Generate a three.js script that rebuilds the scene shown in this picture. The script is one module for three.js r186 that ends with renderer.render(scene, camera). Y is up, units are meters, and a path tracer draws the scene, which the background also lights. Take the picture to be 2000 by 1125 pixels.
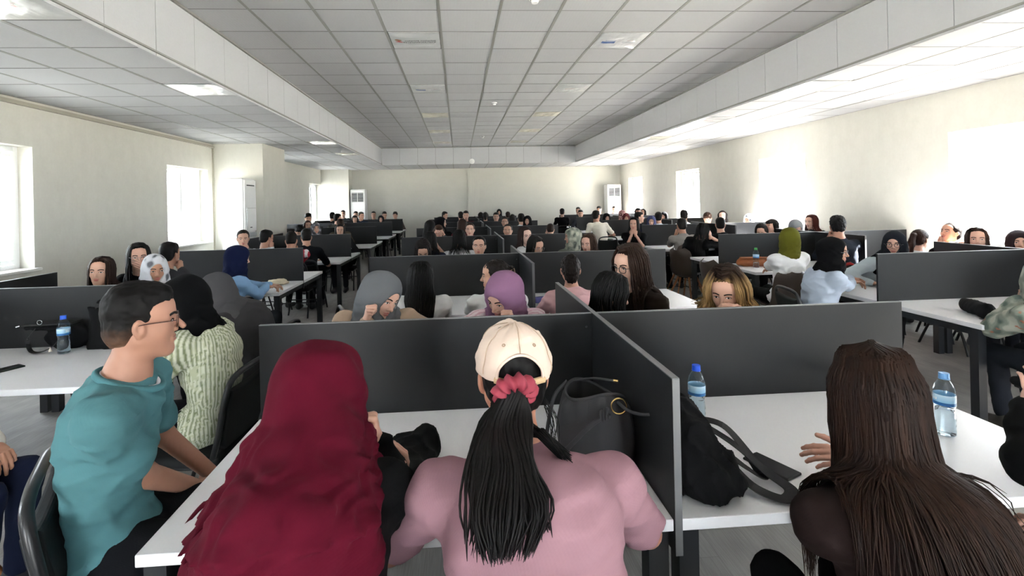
import * as THREE from 'three';
import { mergeGeometries } from 'three/addons/utils/BufferGeometryUtils.js';
import { RoundedBoxGeometry } from 'three/addons/geometries/RoundedBoxGeometry.js';
import { createNoise3D } from 'simplex-noise';

// ------------------------------------------------------------------ camera, daylight, exposure
const scene = new THREE.Scene();
const camera = new THREE.PerspectiveCamera(2 * Math.atan(562.5 / 949.42) * 180 / Math.PI, 2000 / 1125, 0.05, 200);
camera.position.set(0, 1.68, 0);
camera.rotation.order = 'YXZ';
camera.rotation.set(0, -0.0656, -0.0218);
camera.setViewOffset(2000, 1125, 42.3, 168.07, 2000, 1125);
scene.add(camera);
const renderer = new THREE.WebGLRenderer({ antialias: true });
renderer.toneMapping = THREE.LinearToneMapping;
renderer.toneMappingExposure = 2.75;
renderer.shadowMap.enabled = true;
scene.background = new THREE.Color().setRGB(0.84, 0.925, 1.0);
scene.backgroundIntensity = 9;
const sun = new THREE.DirectionalLight(new THREE.Color().setRGB(1, 0.965, 0.91), 74);
sun.position.set(16, 12.2, -1.5);
sun.target.position.set(0, 0, -4);
sun.castShadow = true;
sun.shadow.mapSize.set(4096, 4096);
Object.assign(sun.shadow.camera, { left: -16, right: 16, top: 14, bottom: -14, near: 0.5, far: 60 });
scene.add(sun, sun.target);

// ------------------------------------------------------------------ helpers
let seed = 20240917;
const rnd = () => { seed |= 0; seed = seed + 0x6D2B79F5 | 0; let t = Math.imul(seed ^ seed >>> 15, 1 | seed); t = t + Math.imul(t ^ t >>> 7, 61 | t) ^ t; return ((t ^ t >>> 14) >>> 0) / 4294967296; };
const noise3 = createNoise3D(rnd);
const V = (x, y, z) => new THREE.Vector3(x, y, z);
const names = new Map();
const numbered = (n) => { const k = names.get(n) ?? 0; names.set(n, k + 1); return k ? n + '_' + String(k).padStart(3, '0') : n; };
const shade = (o) => { o.traverse((m) => { if (m.isMesh) { m.castShadow = true; m.receiveShadow = true; } }); return o; };
const mat = (color, roughness = 0.7, more = {}) => new THREE.MeshStandardMaterial({ color, roughness, ...more });
function part(name, geometry, material, parent, label) {
  const m = new THREE.Mesh(geometry, material); m.name = name;
  if (label) m.userData.label = label;
  parent.add(m); return m;
}
function thing(name, label, category, at = [0, 0, 0], turn = 0, group) {
  const o = new THREE.Group(); o.name = numbered(name); o.position.set(...at); o.rotation.y = turn;
  o.userData = { label, category }; if (group) o.userData.group = group;
  scene.add(o); return o;
}
function structure(name, geometry, material, label, category) {
  const o = geometry ? new THREE.Mesh(geometry, material) : new THREE.Group(); o.name = name;
  o.userData = { kind: 'structure', label, category }; scene.add(o); return o;
}
const box = (w, h, d, x = 0, y = 0, z = 0) => new THREE.BoxGeometry(w, h, d).translate(x, y, z);
const rbox = (w, h, d, r, x = 0, y = 0, z = 0, s = 2) => new RoundedBoxGeometry(w, h, d, s, r).translate(x, y, z);
const span = (x0, x1, y0, y1, z0, z1) => box(x1 - x0, y1 - y0, z1 - z0, (x0 + x1) / 2, (y0 + y1) / 2, (z0 + z1) / 2);
const bare = (g) => { const o = g.index ? g.toNonIndexed() : g; for (const k of Object.keys(o.attributes)) if (!['position', 'normal', 'uv'].includes(k)) o.deleteAttribute(k); return o; };
const merge = (list) => mergeGeometries(list.map(bare), false);
function tube(points, r, seg = 24, radial = 8, closed = false, tension = 0.5) {
  return new THREE.TubeGeometry(new THREE.CatmullRomCurve3(points.map((p) => p.isVector3 ? p : V(...p)), closed, 'catmullrom', tension), seg, r, radial, closed);
}
function dataTexture(w, h, fn, srgb) {
  const d = new Uint8Array(w * h * 4);
  for (let y = 0; y < h; y++) for (let x = 0; x < w; x++) { const c = fn(x / w, y / h); const i = (y * w + x) * 4; d[i] = c[0]; d[i + 1] = c[1]; d[i + 2] = c[2]; d[i + 3] = 255; }
  const t = new THREE.DataTexture(d, w, h); t.wrapS = t.wrapT = THREE.RepeatWrapping; t.magFilter = THREE.LinearFilter; t.minFilter = THREE.LinearMipmapLinearFilter; t.generateMipmaps = true;
  if (srgb) t.colorSpace = THREE.SRGBColorSpace; t.needsUpdate = true; return t;
}
// noise that repeats over the unit square
const loopNoise = (u, v, f, o = 0) => { const a = u * Math.PI * 2, b = v * Math.PI * 2, k = f / 6.283; return (noise3(Math.cos(a) * k + o, Math.sin(a) * k + o * 2, Math.cos(b) * k) + noise3(Math.sin(b) * k + o, Math.cos(a) * k, Math.sin(a) * k + 7 + o)) / 2; };
const grey = (v) => { v = Math.max(0, Math.min(255, v)); return [v, v, v]; };

// ------------------------------------------------------------------ materials of the place
const plasterBump = dataTexture(256, 256, (u, v) => grey(128 + 60 * loopNoise(u, v, 26) + 50 * loopNoise(u, v, 70, 3)));
const weaveBump = dataTexture(128, 128, (u, v) => grey(128 + 70 * Math.sin(u * 128 * Math.PI / 2) * Math.sin(v * 128 * Math.PI / 2) + 40 * loopNoise(u, v, 40)));
const wallMap = dataTexture(512, 512, (u, v) => { const n = 3 * loopNoise(u, v, 5) + 2 * loopNoise(u, v, 19, 4); return [205 + n, 203 + n, 193 + n]; }, true);
const tileBump = dataTexture(256, 256, (u, v) => grey(128 + 50 * Math.sin((u * 9 + v * 9) * Math.PI * 2) * Math.sin((u * 9 - v * 9) * Math.PI * 2) + 40 * loopNoise(u, v, 60)));
const floorMap = dataTexture(1024, 512, (u, v) => {
  const lane = Math.floor(v * 6), end = ((u * 2 + lane * 0.37) % 1), tone = 4 * Math.sin(lane * 12.9 + Math.floor(u * 2 + lane * 0.37) * 4.7);
  const grain = 12 * loopNoise(u * 0.999, v, 9, lane) + 9 * noise3(u * 14, v * 160, lane), joint = (v * 6 % 1 < 0.02 || end < 0.004) ? -9 : 0;
  const k = 158 + tone + grain + joint; return [k + 2, k, k - 4];
}, true);
floorMap.repeat.set(0.42, 0.85);
const M = {
  wall: mat(0xffffff, 0.88, { map: wallMap, bumpMap: plasterBump, bumpScale: 0.0008 }),
  tile: mat(0xbfbfc0, 0.86, { bumpMap: tileBump, bumpScale: 0.0012 }),
  tileB: mat(0xbbbbbc, 0.86, { bumpMap: tileBump, bumpScale: 0.0012 }),
  bulk: mat(0xc2c3c5, 0.85, { bumpMap: plasterBump, bumpScale: 0.001 }),
  plenum: mat(0x3c3c3a, 0.95),
  tee: mat(0x94938d, 0.6), joint: mat(0x6b6a66, 0.8),
  pvc: mat(0xf4f5f5, 0.35),
  glass: new THREE.MeshPhysicalMaterial({ color: 0xffffff, roughness: 0.02, transmission: 1, thickness: 0, ior: 1.5 }),
  sill: mat(0xe2e0da, 0.3),
  floor: mat(0xffffff, 0.62, { map: floorMap, bumpMap: plasterBump, bumpScale: 0.0006 }),
  ground: mat(0xd2cec6, 0.95),
  trunk: mat(0xa8a394, 0.55),
  steel: mat(0x8d9093, 0.4, { metalness: 0.8 }),
  white: mat(0xf0f0ee, 0.4),
  deskTop: mat(0xf6f7fb, 0.32, { bumpMap: plasterBump, bumpScale: 0.0002 }),
  deskEdge: mat(0xf0f0ee, 0.5),
  panel: new THREE.MeshPhysicalMaterial({ color: 0x1b1c1e, roughness: 0.5, specularIntensity: 0.7, bumpMap: plasterBump, bumpScale: 0.0003 }),
  panelEdge: mat(0x737476, 0.45),
  frame: mat(0x212327, 0.5),
  black: mat(0x141415, 0.7),
  blackCloth: new THREE.MeshPhysicalMaterial({ color: 0x151517, roughness: 0.95, specularIntensity: 0.25, bumpMap: weaveBump, bumpScale: 0.0008 }),
  blackPlastic: mat(0x15171b, 0.35),
  chairPad: new THREE.MeshPhysicalMaterial({ color: 0x1a1c1e, roughness: 0.75, specularIntensity: 0.5, bumpMap: weaveBump, bumpScale: 0.0006 }),
  chairTube: mat(0x1c1d20, 0.32),
  shell: mat(0x3a2f28, 0.42),
  wood: mat(0x8a5a34, 0.55),
  gold: mat(0xd9b878, 0.25, { metalness: 1 }),
  chrome: mat(0xd4d6d8, 0.18, { metalness: 1 }),
};
// ------------------------------------------------------------------ the room
const XL = -5.08, XR = 6.42, DB = -6, DF = 18.94, LOW = 3.01, HIGH = 3.566, CXL = -2.53, CXR = 4.05, CDF = 16.47;
const winTop = 2.46, winSill = 1.0;
const leftWindows = [[-3.2, -1.8], [0.78, 2.17], [4.78, 6.17], [8.86, 10.26], [12.92, 14.32], [17.0, 18.4]];
const rightWindows = [[-3.42, -2.04], [0.58, 1.96], [4.58, 5.96], [8.6, 9.98], [12.57, 13.95], [16.6, 17.95]];
{
  const uvFloor = new THREE.PlaneGeometry(1, 1);
  const g = box(XR - XL + 0.6, 0.2, DF - DB + 0.6, (XL + XR) / 2, -0.1, -(DF + DB) / 2);
  const p = g.attributes.position, uv = g.attributes.uv;
  for (let i = 0; i < p.count; i++) uv.setXY(i, p.getZ(i), p.getX(i));
  structure('floor', g, M.floor, 'grey wood look vinyl floor of the hall', 'floor');
  uvFloor.dispose();
  const ground = structure('ground_outside', box(120, 0.1, 120, 0, -0.5, -8), M.ground, 'pale sunlit ground outside the windows', 'ground');
  ground.userData.kind = 'structure';
}
function wallWithWindows(name, x, side, list, label) {
  const s = new THREE.Shape();
  s.moveTo(-DF - 0.25, -0.02); s.lineTo(-DB + 0.25, -0.02); s.lineTo(-DB + 0.25, 3.9); s.lineTo(-DF - 0.25, 3.9); s.closePath();
  for (const [a, b] of list) { const h = new THREE.Path(); h.moveTo(-b, winSill); h.lineTo(-a, winSill); h.lineTo(-a, winTop); h.lineTo(-b, winTop); h.closePath(); s.holes.push(h); }
  const g = new THREE.ExtrudeGeometry(s, { depth: 0.26, bevelEnabled: false, curveSegments: 1 });
  // shape x is world z, shape y is height, extrusion goes outwards
  g.applyMatrix4(new THREE.Matrix4().makeBasis(V(0, 0, 1), V(0, 1, 0), V(-1, 0, 0)).setPosition(side > 0 ? x + 0.26 : x, 0, 0));
  const m = structure(name, g, M.wall.clone(), label, 'wall'); m.material.side = THREE.DoubleSide;
  return m;
}
wallWithWindows('wall_left', XL, -1, leftWindows, 'cream wall with small deep set windows');
wallWithWindows('wall_right', XR, 1, rightWindows, 'cream wall with windows that the sun shines through');
structure('wall_rear', span(XL, XR, 0, 3.9, -DF - 0.25, -DF), M.wall, 'cream far wall behind the last desks', 'wall');
structure('wall_behind', merge([span(XL, -3.6, 0, 3.9, -DB, -DB + 0.25), span(-0.9, 2.1, 0, 3.9, -DB, -DB + 0.25), span(4.8, XR, 0, 3.9, -DB, -DB + 0.25), span(-3.6, -0.9, 2.5, 3.9, -DB, -DB + 0.25), span(2.1, 4.8, 2.5, 3.9, -DB, -DB + 0.25)]), M.wall, 'cream wall with two glazed doorways behind the viewpoint', 'wall');
for (const [n, a] of [[1, -3.6], [2, 2.1]]) {
  const o = structure('door_' + n, null, null, n === 1 ? 'white double glazed door on shaded half behind the viewpoint' : 'white double glazed door on sunny half behind the viewpoint', 'door');
  part('door_frame', merge([span(a, a + 0.06, 0, 2.5, 6.05, 6.15), span(a + 2.64, a + 2.7, 0, 2.5, 6.05, 6.15), span(a + 0.01, a + 2.69, 2.44, 2.499, 6.055, 6.145)]), M.pvc, o);
  for (const k of [0, 1]) { const l = a + 0.07 + k * 1.285, lf = part('door_leaf', merge([span(l, l + 0.09, 0.01, 2.43, 6.07, 6.13), span(l + 1.185, l + 1.275, 0.01, 2.43, 6.07, 6.13), span(l + 0.01, l + 1.265, 0.011, 0.16, 6.075, 6.125), span(l + 0.01, l + 1.265, 2.34, 2.429, 6.075, 6.125)]), M.pvc, o); part('pane', span(l + 0.09, l + 1.185, 0.16, 2.34, 6.097, 6.103), M.glass, lf); part('door_handle', box(0.02, 0.14, 0.05, k ? l + 0.05 : l + 1.22, 1.05, 6.05), M.chrome, lf); }
}
structure('wall_pillar', merge([span(XL, -4.07, 0, LOW, -11.76, -10.47)]), M.wall, 'square cream pillar behind the tall air conditioner on window wall', 'pillar');
structure('wall_pillar_corner', span(XL, -4.06, 0, LOW, -DF, -18.4), M.wall, 'cream pillar in the far corner beside air conditioner', 'pillar');
structure('wall_pilaster', span(0.36, 0.83, 0, LOW, -DF, -DF + 0.07), M.wall, 'flat pilaster in the middle of the far wall', 'pillar');

// windows: frame, mullion, sashes, pane, sill; bars outside
let windowCount = 0;
function makeWindow(x, side, a, b) {
  const n = ++windowCount, o = structure('window_' + n, null, null, (side < 0 ? 'white plastic casement window in the shaded wall, ' : 'white plastic casement window in the sunny wall, ') + ['behind the viewpoint', 'beside the front desks', 'nearest opening past the front desks', 'second opening past the front desks', 'third opening past the front desks', 'last opening before the far corner'][(n - 1) % 6], 'window');
  const fx = x + side * 0.2, w = b - a, h = winTop - winSill, yc = (winTop + winSill) / 2, zc = -(a + b) / 2, t = 0.06;
  const fr = [box(t, h, 0.06, fx, yc, -a - 0.03), box(t, h, 0.06, fx, yc, -b + 0.03), box(t - 0.004, 0.06, w - 0.002, fx, winTop - 0.031, zc), box(t - 0.004, 0.06, w - 0.002, fx, winSill + 0.031, zc), box(t - 0.008, h - 0.004, 0.07, fx, yc, zc)];
  part('window_frame', merge(fr), M.pvc, o);
  for (const s of [-1, 1]) {
    const c = zc + s * (w / 4 - 0.003), sw = w / 2 - 0.07;
    const sash = part('window_sash', merge([box(0.05, h - 0.13, 0.055, fx - side * 0.012, yc, c - sw / 2 + 0.03), box(0.05, h - 0.13, 0.055, fx - side * 0.012, yc, c + sw / 2 - 0.03), box(0.046, 0.055, sw - 0.01, fx - side * 0.012, winTop - 0.096, c), box(0.046, 0.055, sw - 0.01, fx - side * 0.012, winSill + 0.096, c)]), M.pvc, o);
    part('pane', box(0.006, h - 0.2, sw - 0.08, fx, yc, c), M.glass, sash);
  }
  part('window_handle', merge([box(0.02, 0.07, 0.03, fx - side * 0.045, yc - 0.15, zc), box(0.018, 0.13, 0.022, fx - side * 0.065, yc - 0.2, zc)]), M.pvc, o);
  part('window_sill', rbox(0.27, 0.03, w + 0.06, 0.008, x + side * 0.065, winSill - 0.005, zc), M.sill, o);
  if (side < 0) { const bars = []; for (let i = 0; i < 9; i++) bars.push(box(0.012, h, 0.012, x + side * 0.3, yc, -a - (i + 0.5) * w / 9)); for (const y of [winSill + 0.25, yc, winTop - 0.25]) bars.push(box(0.01, 0.02, w, x + side * 0.3, y, zc)); part('window_grille', merge(bars), M.pvc, o); }
}
for (const [a, b] of leftWindows) makeWindow(XL, -1, a, b);
for (const [a, b] of rightWindows) makeWindow(XR, 1, a, b);

// ceilings: a raised middle with a lower border, all of laid-in panels on runners
const cols = []; for (let c = 1; c <= 10; c++) cols.push(0.448 + 0.6 * (c - 5));
const rows = []; for (let r = -18; r <= 20; r++) rows.push(4.7702 + 0.6 * r);
const lightCells = [];
function ceiling(name, label, xs, ds, y, isLight, runners = true) {
  const o = structure(name, null, null, label, 'ceiling');
  const x0 = xs[0], x1 = xs[xs.length - 1], d0 = ds[0], d1 = ds[ds.length - 1];
  part('ceiling_slab', span(x0 + 0.08, x1 - 0.08, y + 0.05, y + 0.11, -d1 + 0.08, -d0 - 0.08), M.plenum, o);
  const cache = new Map(), rest = [];
  let left = 290;
  for (let j = ds.length - 2; j >= 0; j--) for (let i = 0; i < xs.length - 1; i++) {
    const w = xs[i + 1] - xs[i], d = ds[j + 1] - ds[j], cx = (xs[i] + xs[i + 1]) / 2, cd = (ds[j] + ds[j + 1]) / 2;
    if (isLight && isLight(i, j, cx, cd)) { lightCells.push([cx, y, cd, w, d]); continue; }
    const key = w.toFixed(3) + '/' + d.toFixed(3);
    if (!cache.has(key)) cache.set(key, box(w - 0.026, 0.014, d - 0.015));
    const g = cache.get(key), lift = 0.007 + (rnd() - 0.5) * 0.003;
    if (left-- > 0) { const t = part('ceiling_tile', g, rnd() < 0.5 ? M.tile : M.tileB, o); t.position.set(cx, y + lift, -cd); }
    else rest.push(g.clone().translate(cx, y + lift, -cd));
  }
  if (rest.length) part('ceiling_tiles_rest', merge(rest), M.tile, o).userData.kind = 'stuff';
  if (runners) for (let i = 0; i < xs.length; i++) part('ceiling_runner', span(xs[i] - 0.015, xs[i] + 0.015, y - 0.004, y + 0.012, -d1, -d0), M.tee, o);
  for (let j = 1; j < ds.length - 1; j++) part('cross_runner', span(x0, x1, y - 0.0005, y + 0.006, -ds[j] - 0.005, -ds[j] + 0.005), M.joint, o);
  return o;
}
const mainD = [...rows.filter((d) => d > -3 && d < CDF - 0.15), CDF], sideD = [...rows.filter((d) => d > DB + 0.1 && d < DF - 0.1)]; 
sideD.unshift(DB); sideD.push(DF);
const rowOf = (d) => Math.round((d - 0.3 - 4.7702) / 0.6);
const every4 = (d) => ((rowOf(d) - 1) % 4 + 4) % 4 === 0;
ceiling('ceiling', 'raised middle ceiling of square grey white panels', [CXL, ...cols, CXR], [-3.0, ...mainD], HIGH, (i, j, x, d) => (i === 3 || i === 7) && every4(d) && d < 16.2);
const leftXs = [XL, -4.33, -3.73, -3.13, CXL], rightXs = [CXR, 4.65, 5.25, 5.85, XR];
ceiling('ceiling_left', 'lower ceiling border over the shaded window side', leftXs, sideD, LOW, (i, j, x, d) => i === 3 && [-3, 1, 9, 13].includes(rowOf(d)));
ceiling('ceiling_right', 'lower ceiling border over the sunny window side', rightXs, sideD, LOW, (i, j, x, d) => i === 0 && [-3, 1, 5, 9].includes(rowOf(d)));
ceiling('ceiling_rear', 'lower ceiling strip before the far wall', [CXL, ...cols, CXR], [CDF, CDF + 0.6, CDF + 1.2, CDF + 1.8, DF], LOW, null);
ceiling('ceiling_behind', 'lower ceiling strip behind the viewpoint', [CXL, ...cols, CXR], [DB, -5.4, -4.8, -4.2, -3.6, -3], LOW, null);
// a roof over everything keeps daylight to the openings
structure('roof', span(XL - 0.3, XR + 0.3, 3.85, 4.0, -DF - 0.3, -DB + 0.3), M.plenum, 'roof slab above the panel ceiling', 'roof');
// bulkheads between the two levels
function bulkhead(n, label, a, b, inward) {
  const o = structure('trim_' + n, null, null, label, 'bulkhead');
  const along = a.clone().sub(b).length(), dir = b.clone().sub(a).normalize(), count = Math.max(1, Math.round(along / 0.6));
  const step = along / count, g = Math.abs(dir.z) > 0.5 ? box(0.012, HIGH - LOW + 0.03, step - 0.006) : box(step - 0.006, HIGH - LOW + 0.03, 0.012);
  for (let i = 0; i < count; i++) { const m = part('bulkhead_panel', g, M.bulk, o); m.position.copy(a).addScaledVector(dir, (i + 0.5) * step).addScaledVector(inward, -0.006 - rnd() * 0.0015); m.position.y = (HIGH + LOW) / 2 - 0.012; }
  const back = Math.abs(dir.z) > 0.5 ? box(0.05, HIGH - LOW + 0.1, along) : box(along, HIGH - LOW + 0.1, 0.05);
  part('bulkhead_core', back.translate(...a.clone().add(b).multiplyScalar(0.5).addScaledVector(inward, -0.045).setY((HIGH + LOW) / 2 + 0.06).toArray()), M.plenum, o);
  const lip = Math.abs(dir.z) > 0.5 ? [box(0.03, 0.02, along), box(0.02, 0.006, along)] : [box(along, 0.02, 0.03), box(along, 0.006, 0.02)];
  const mid = a.clone().add(b).multiplyScalar(0.5);
  part('edge_strip', lip[0].translate(mid.x + inward.x * 0.01, HIGH - 0.014, mid.z + inward.z * 0.01), M.tee, o);
  part('edge_strip', lip[1].translate(mid.x - inward.x * 0.012, LOW - 0.014, mid.z - inward.z * 0.012), M.tee, o);
}
bulkhead(1, 'pale panelled drop along the shaded side of raised ceiling', V(CXL, 0, 3), V(CXL, 0, -CDF), V(1, 0, 0));
bulkhead(2, 'pale panelled drop along the sunny side of raised ceiling', V(CXR, 0, 3), V(CXR, 0, -CDF), V(-1, 0, 0));
bulkhead(3, 'pale panelled drop across the far end of raised ceiling', V(CXL, 0, -CDF), V(CXR, 0, -CDF), V(0, 0, 1));
bulkhead(4, 'pale panelled drop across the near end of raised ceiling', V(CXL, 0, 3), V(CXR, 0, 3), V(0, 0, -1));
structure('trim_5', merge([span(XL, XL + 0.045, LOW - 0.085, LOW - 0.055, -10.46, 5.9), span(XL, XL + 0.02, LOW - 0.05, LOW - 0.035, -10.46, 5.9), box(0.025, LOW - 0.1, 0.03, XL + 0.013, (LOW - 0.1) / 2, -10.45)]), M.trunk, 'beige cable trunking along the top of shaded wall', 'trunking');
{
  const bb = [span(XL, XL + 0.012, 0, 0.08, -10.47, 5.9), span(XL, XL + 0.012, 0, 0.08, -18.4, -11.76)];
  structure('baseboard_left', merge(bb), M.sill, 'low pale baseboard of the shaded wall', 'baseboard');
  structure('baseboard_right', span(XR - 0.012, XR, 0, 0.08, -DF, 5.9), M.sill, 'low pale baseboard of the sunny wall', 'baseboard');
  structure('baseboard_rear', span(-4.06, XR - 0.012, 0, 0.08, -DF + 0.07, -DF + 0.082), M.sill, 'low pale baseboard of the far wall', 'baseboard');
}

// ceiling light panels, still wrapped in printed film
function print(kind) {
  const c = document.createElement('canvas'); c.width = c.height = 512; const g = c.getContext('2d');
  g.fillStyle = kind === 3 ? '#e6dfc8' : '#dfe0e0'; g.fillRect(0, 0, 512, 512);
  g.save(); g.translate(256, 256); g.rotate(Math.PI); g.translate(-256, -256);
  g.textAlign = 'left';
  if (kind === 0) {
    g.fillStyle = '#3a3a3c'; g.font = 'bold 44px sans-serif'; g.fillText('Kahramanmaraş', 40, 250); g.fillText('Büyükşehir Belediyesi', 40, 300, 330);
    g.strokeStyle = '#77777a'; g.lineWidth = 5; g.beginPath(); for (let i = 0; i <= 40; i++) g.lineTo(60 + i * 7, 200 - 12 * Math.abs(Math.sin(i * 0.8))); g.stroke();
    g.fillStyle = '#d9322e'; g.beginPath(); g.moveTo(385, 235); g.lineTo(480, 235); g.lineTo(432, 285); g.fill();
    g.fillStyle = '#b06a24'; g.beginPath(); g.ellipse(438, 305, 36, 26, 0, 0, 7); g.fill();
  } else if (kind === 1) {
    g.fillStyle = '#2e5fa8'; g.fillRect(300, 215, 150, 60); g.font = 'bold 30px sans-serif'; g.fillText('TÜRKİYE', 300, 312); g.fillStyle = '#b8bcc0'; g.fillRect(70, 225, 150, 40); g.fillStyle = '#c0564a'; g.font = '26px sans-serif'; g.fillText('destek', 100, 300);
  } else if (kind === 2) {
    g.fillStyle = '#b9564f'; g.font = 'italic bold 54px serif'; g.fillText('Maraş', 200, 270); g.fillRect(180, 285, 180, 6);
  } else { g.fillStyle = '#9a8f78'; g.font = 'bold 40px serif'; g.fillText('Belediye', 150, 270); g.fillStyle = '#a85c48'; g.fillRect(120, 240, 22, 22); }
  g.restore();
  const t = new THREE.CanvasTexture(c); t.colorSpace = THREE.SRGBColorSpace; return t;
}
const filmBump = dataTexture(128, 128, (u, v) => grey(128 + 80 * loopNoise(u, v, 4, 2) + 40 * loopNoise(u, v, 9, 5)));
const filmMats = [0, 1, 2, 3].map((k) => new THREE.MeshPhysicalMaterial({ color: 0xffffff, map: print(k), roughness: 0.3, clearcoat: 1, clearcoatRoughness: 0.08, bumpMap: filmBump, bumpScale: 0.012 }));
lightCells.sort((a, b) => a[2] - b[2] || a[0] - b[0]);
for (const [x, y, d, w, dd] of lightCells) {
  const where = y > 3.2 ? (x < 0.5 ? 'shaded half of raised ceiling' : 'sunny half of raised ceiling') : (x < 0 ? 'shaded lower border' : 'sunny lower border');
  const r = rowOf(d), o = thing('ceiling_light', `film wrapped light panel in ${where}, ${['behind the viewpoint', 'above the front desks', 'above the second desks', 'above the third desks', 'above the fourth desks', 'above the fifth desks', 'above the last desks'][Math.max(0, Math.min(6, (r + 7) / 4 | 0))]}${r < -7 ? ' doors' : ''}`, 'ceiling light', [x, y, -d], 0, 'ceiling light panels');
  part('frame', merge([box(w - 0.04, 0.012, 0.02, 0, 0.006, dd / 2 - 0.02), box(w - 0.04, 0.012, 0.02, 0, 0.006, -dd / 2 + 0.02), box(0.02, 0.012, dd - 0.05, w / 2 - 0.03, 0.006, 0), box(0.02, 0.012, dd - 0.05, -w / 2 + 0.03, 0.006, 0)]), M.white, o);
  const k = r === 1 && y > 3.2 ? (x < 0.5 ? 0 : 1) : r === 5 ? (x < 0.5 ? 1 : 2) : r >= 9 ? 3 : 2;
  const g = new THREE.PlaneGeometry(w - 0.05, dd - 0.05, 16, 16).rotateX(Math.PI / 2), p = g.attributes.position;
  for (let i = 0; i < p.count; i++) { const e = Math.min(1, (w / 2 - Math.abs(p.getX(i))) * 8, (dd / 2 - Math.abs(p.getZ(i))) * 8); p.setY(i, -0.004 - 0.012 * e + 0.006 * e * noise3(p.getX(i) * 3 + x * 5, p.getZ(i) * 3, d)); }
  g.computeVertexNormals();
  part('diffuser', merge([box(w - 0.06, 0.006, dd - 0.06, 0, 0.008, 0)]), M.white, o);
  part('printed_film', g, filmMats[k], o, 'crinkled glossy film with faded print');
}
for (const [x, d, n] of [[0.75, 4.48, 'above the front desks'], [0.72, 9.21, 'above the third desks'], [0.74, 13.92, 'above the fifth desks']]) {
  const o = thing('smoke_detector', 'small round white smoke detector on raised ceiling ' + n, 'smoke detector', [x, HIGH, -d]);
  part('base', new THREE.CylinderGeometry(0.055, 0.055, 0.018, 24).translate(0, -0.006, 0), M.white, o);
  part('sensor_head', new THREE.CylinderGeometry(0.042, 0.03, 0.035, 24).translate(0, -0.03, 0), M.white, o);
  part('vent_ring', new THREE.TorusGeometry(0.036, 0.005, 8, 24).rotateX(Math.PI / 2).translate(0, -0.02, 0), M.frame, o);
}
{
  const o = thing('wall_speaker', 'round white disc fitting on the far ceiling drop', 'fitting', [0.49, 3.07, -CDF + 0.002]);
  part('base', new THREE.CylinderGeometry(0.085, 0.09, 0.03, 32).rotateX(Math.PI / 2).translate(0, 0, 0.015), M.white, o);
  part('cover', new THREE.SphereGeometry(0.075, 24, 12, 0, 7, 0, 1.2).rotateX(Math.PI / 2).scale(1, 1, 0.35).translate(0, 0, 0.02), M.white, o);
}
// standing air conditioners
function airConditioner(label, at, turn, vents) {
  const o = thing('air_conditioner', label, 'air conditioner', at, turn), w = 0.56, d = 0.42, h = 2.26;
  part('body', rbox(w, h - 0.04, d, 0.03, 0, h / 2 + 0.02, 0), M.white, o);
  part('plinth', box(w - 0.04, 0.04, d - 0.04, 0, 0.02, 0), M.frame, o);
  part('lower_panel', rbox(w - 0.03, 0.98, 0.03, 0.012, 0, 0.56, d / 2 + 0.008), M.white, o);
  part('band', rbox(w - 0.02, 0.09, 0.035, 0.01, 0, 1.12, d / 2 + 0.008), mat(0xb7babd, 0.3), o, 'grey trim band');
  const up = part('upper_panel', rbox(w - 0.03, 1.04, 0.03, 0.012, 0, 1.71, d / 2 + 0.008), M.white, o);
  part('badge', rbox(0.09, 0.018, 0.006, 0.003, 0, 1.27, d / 2 + 0.025), M.frame, up);
  if (vents) {
    part('vent_opening', box(w - 0.14, 0.34, 0.006, 0, 1.96, d / 2 + 0.0235), M.black, o);
    for (const s of [-1, 1]) for (let i = 0; i < 6; i++) part('vent_slat', box((w - 0.16) / 2, 0.012, 0.02, s * (w - 0.14) / 4, 1.82 + i * 0.056, d / 2 + 0.03), M.white, o);
    part('vent_bar', box(0.014, 0.34, 0.02, 0, 1.96, d / 2 + 0.032), M.white, o);
  } else {
    part('vent_slot', rbox(w - 0.2, 0.02, 0.01, 0.004, 0, 2.12, d / 2 + 0.022), M.frame, o);
    part('seam', box(w - 0.1, 0.005, 0.004, 0, 1.66, d / 2 + 0.024), M.tee, o);
    part('inset', rbox(0.02, 0.45, 0.012, 0.005, -0.19, 1.45, d / 2 + 0.02), M.chrome, o);
  }
}
airConditioner('tall white standing air conditioner against the square pillar', [-4.44, 0, -10.17], Math.PI / 2, false);
airConditioner('tall white standing air conditioner beside the far corner pillar', [-3.76, 0, -18.7], 0, true);
airConditioner('tall white standing air conditioner in the sunny far corner', [6.02, 0, -18.66], 0, true);
{
  const o = thing('wall_socket', 'small white socket plate on pillar beside air conditioner', 'socket', [-4.86, 0.95, -10.462]);
  part('plate', rbox(0.09, 0.14, 0.012, 0.004, 0, 0, 0), M.white, o); part('insert', rbox(0.05, 0.05, 0.008, 0.003, 0, 0.02, 0.006), M.pvc, o);
}
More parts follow.
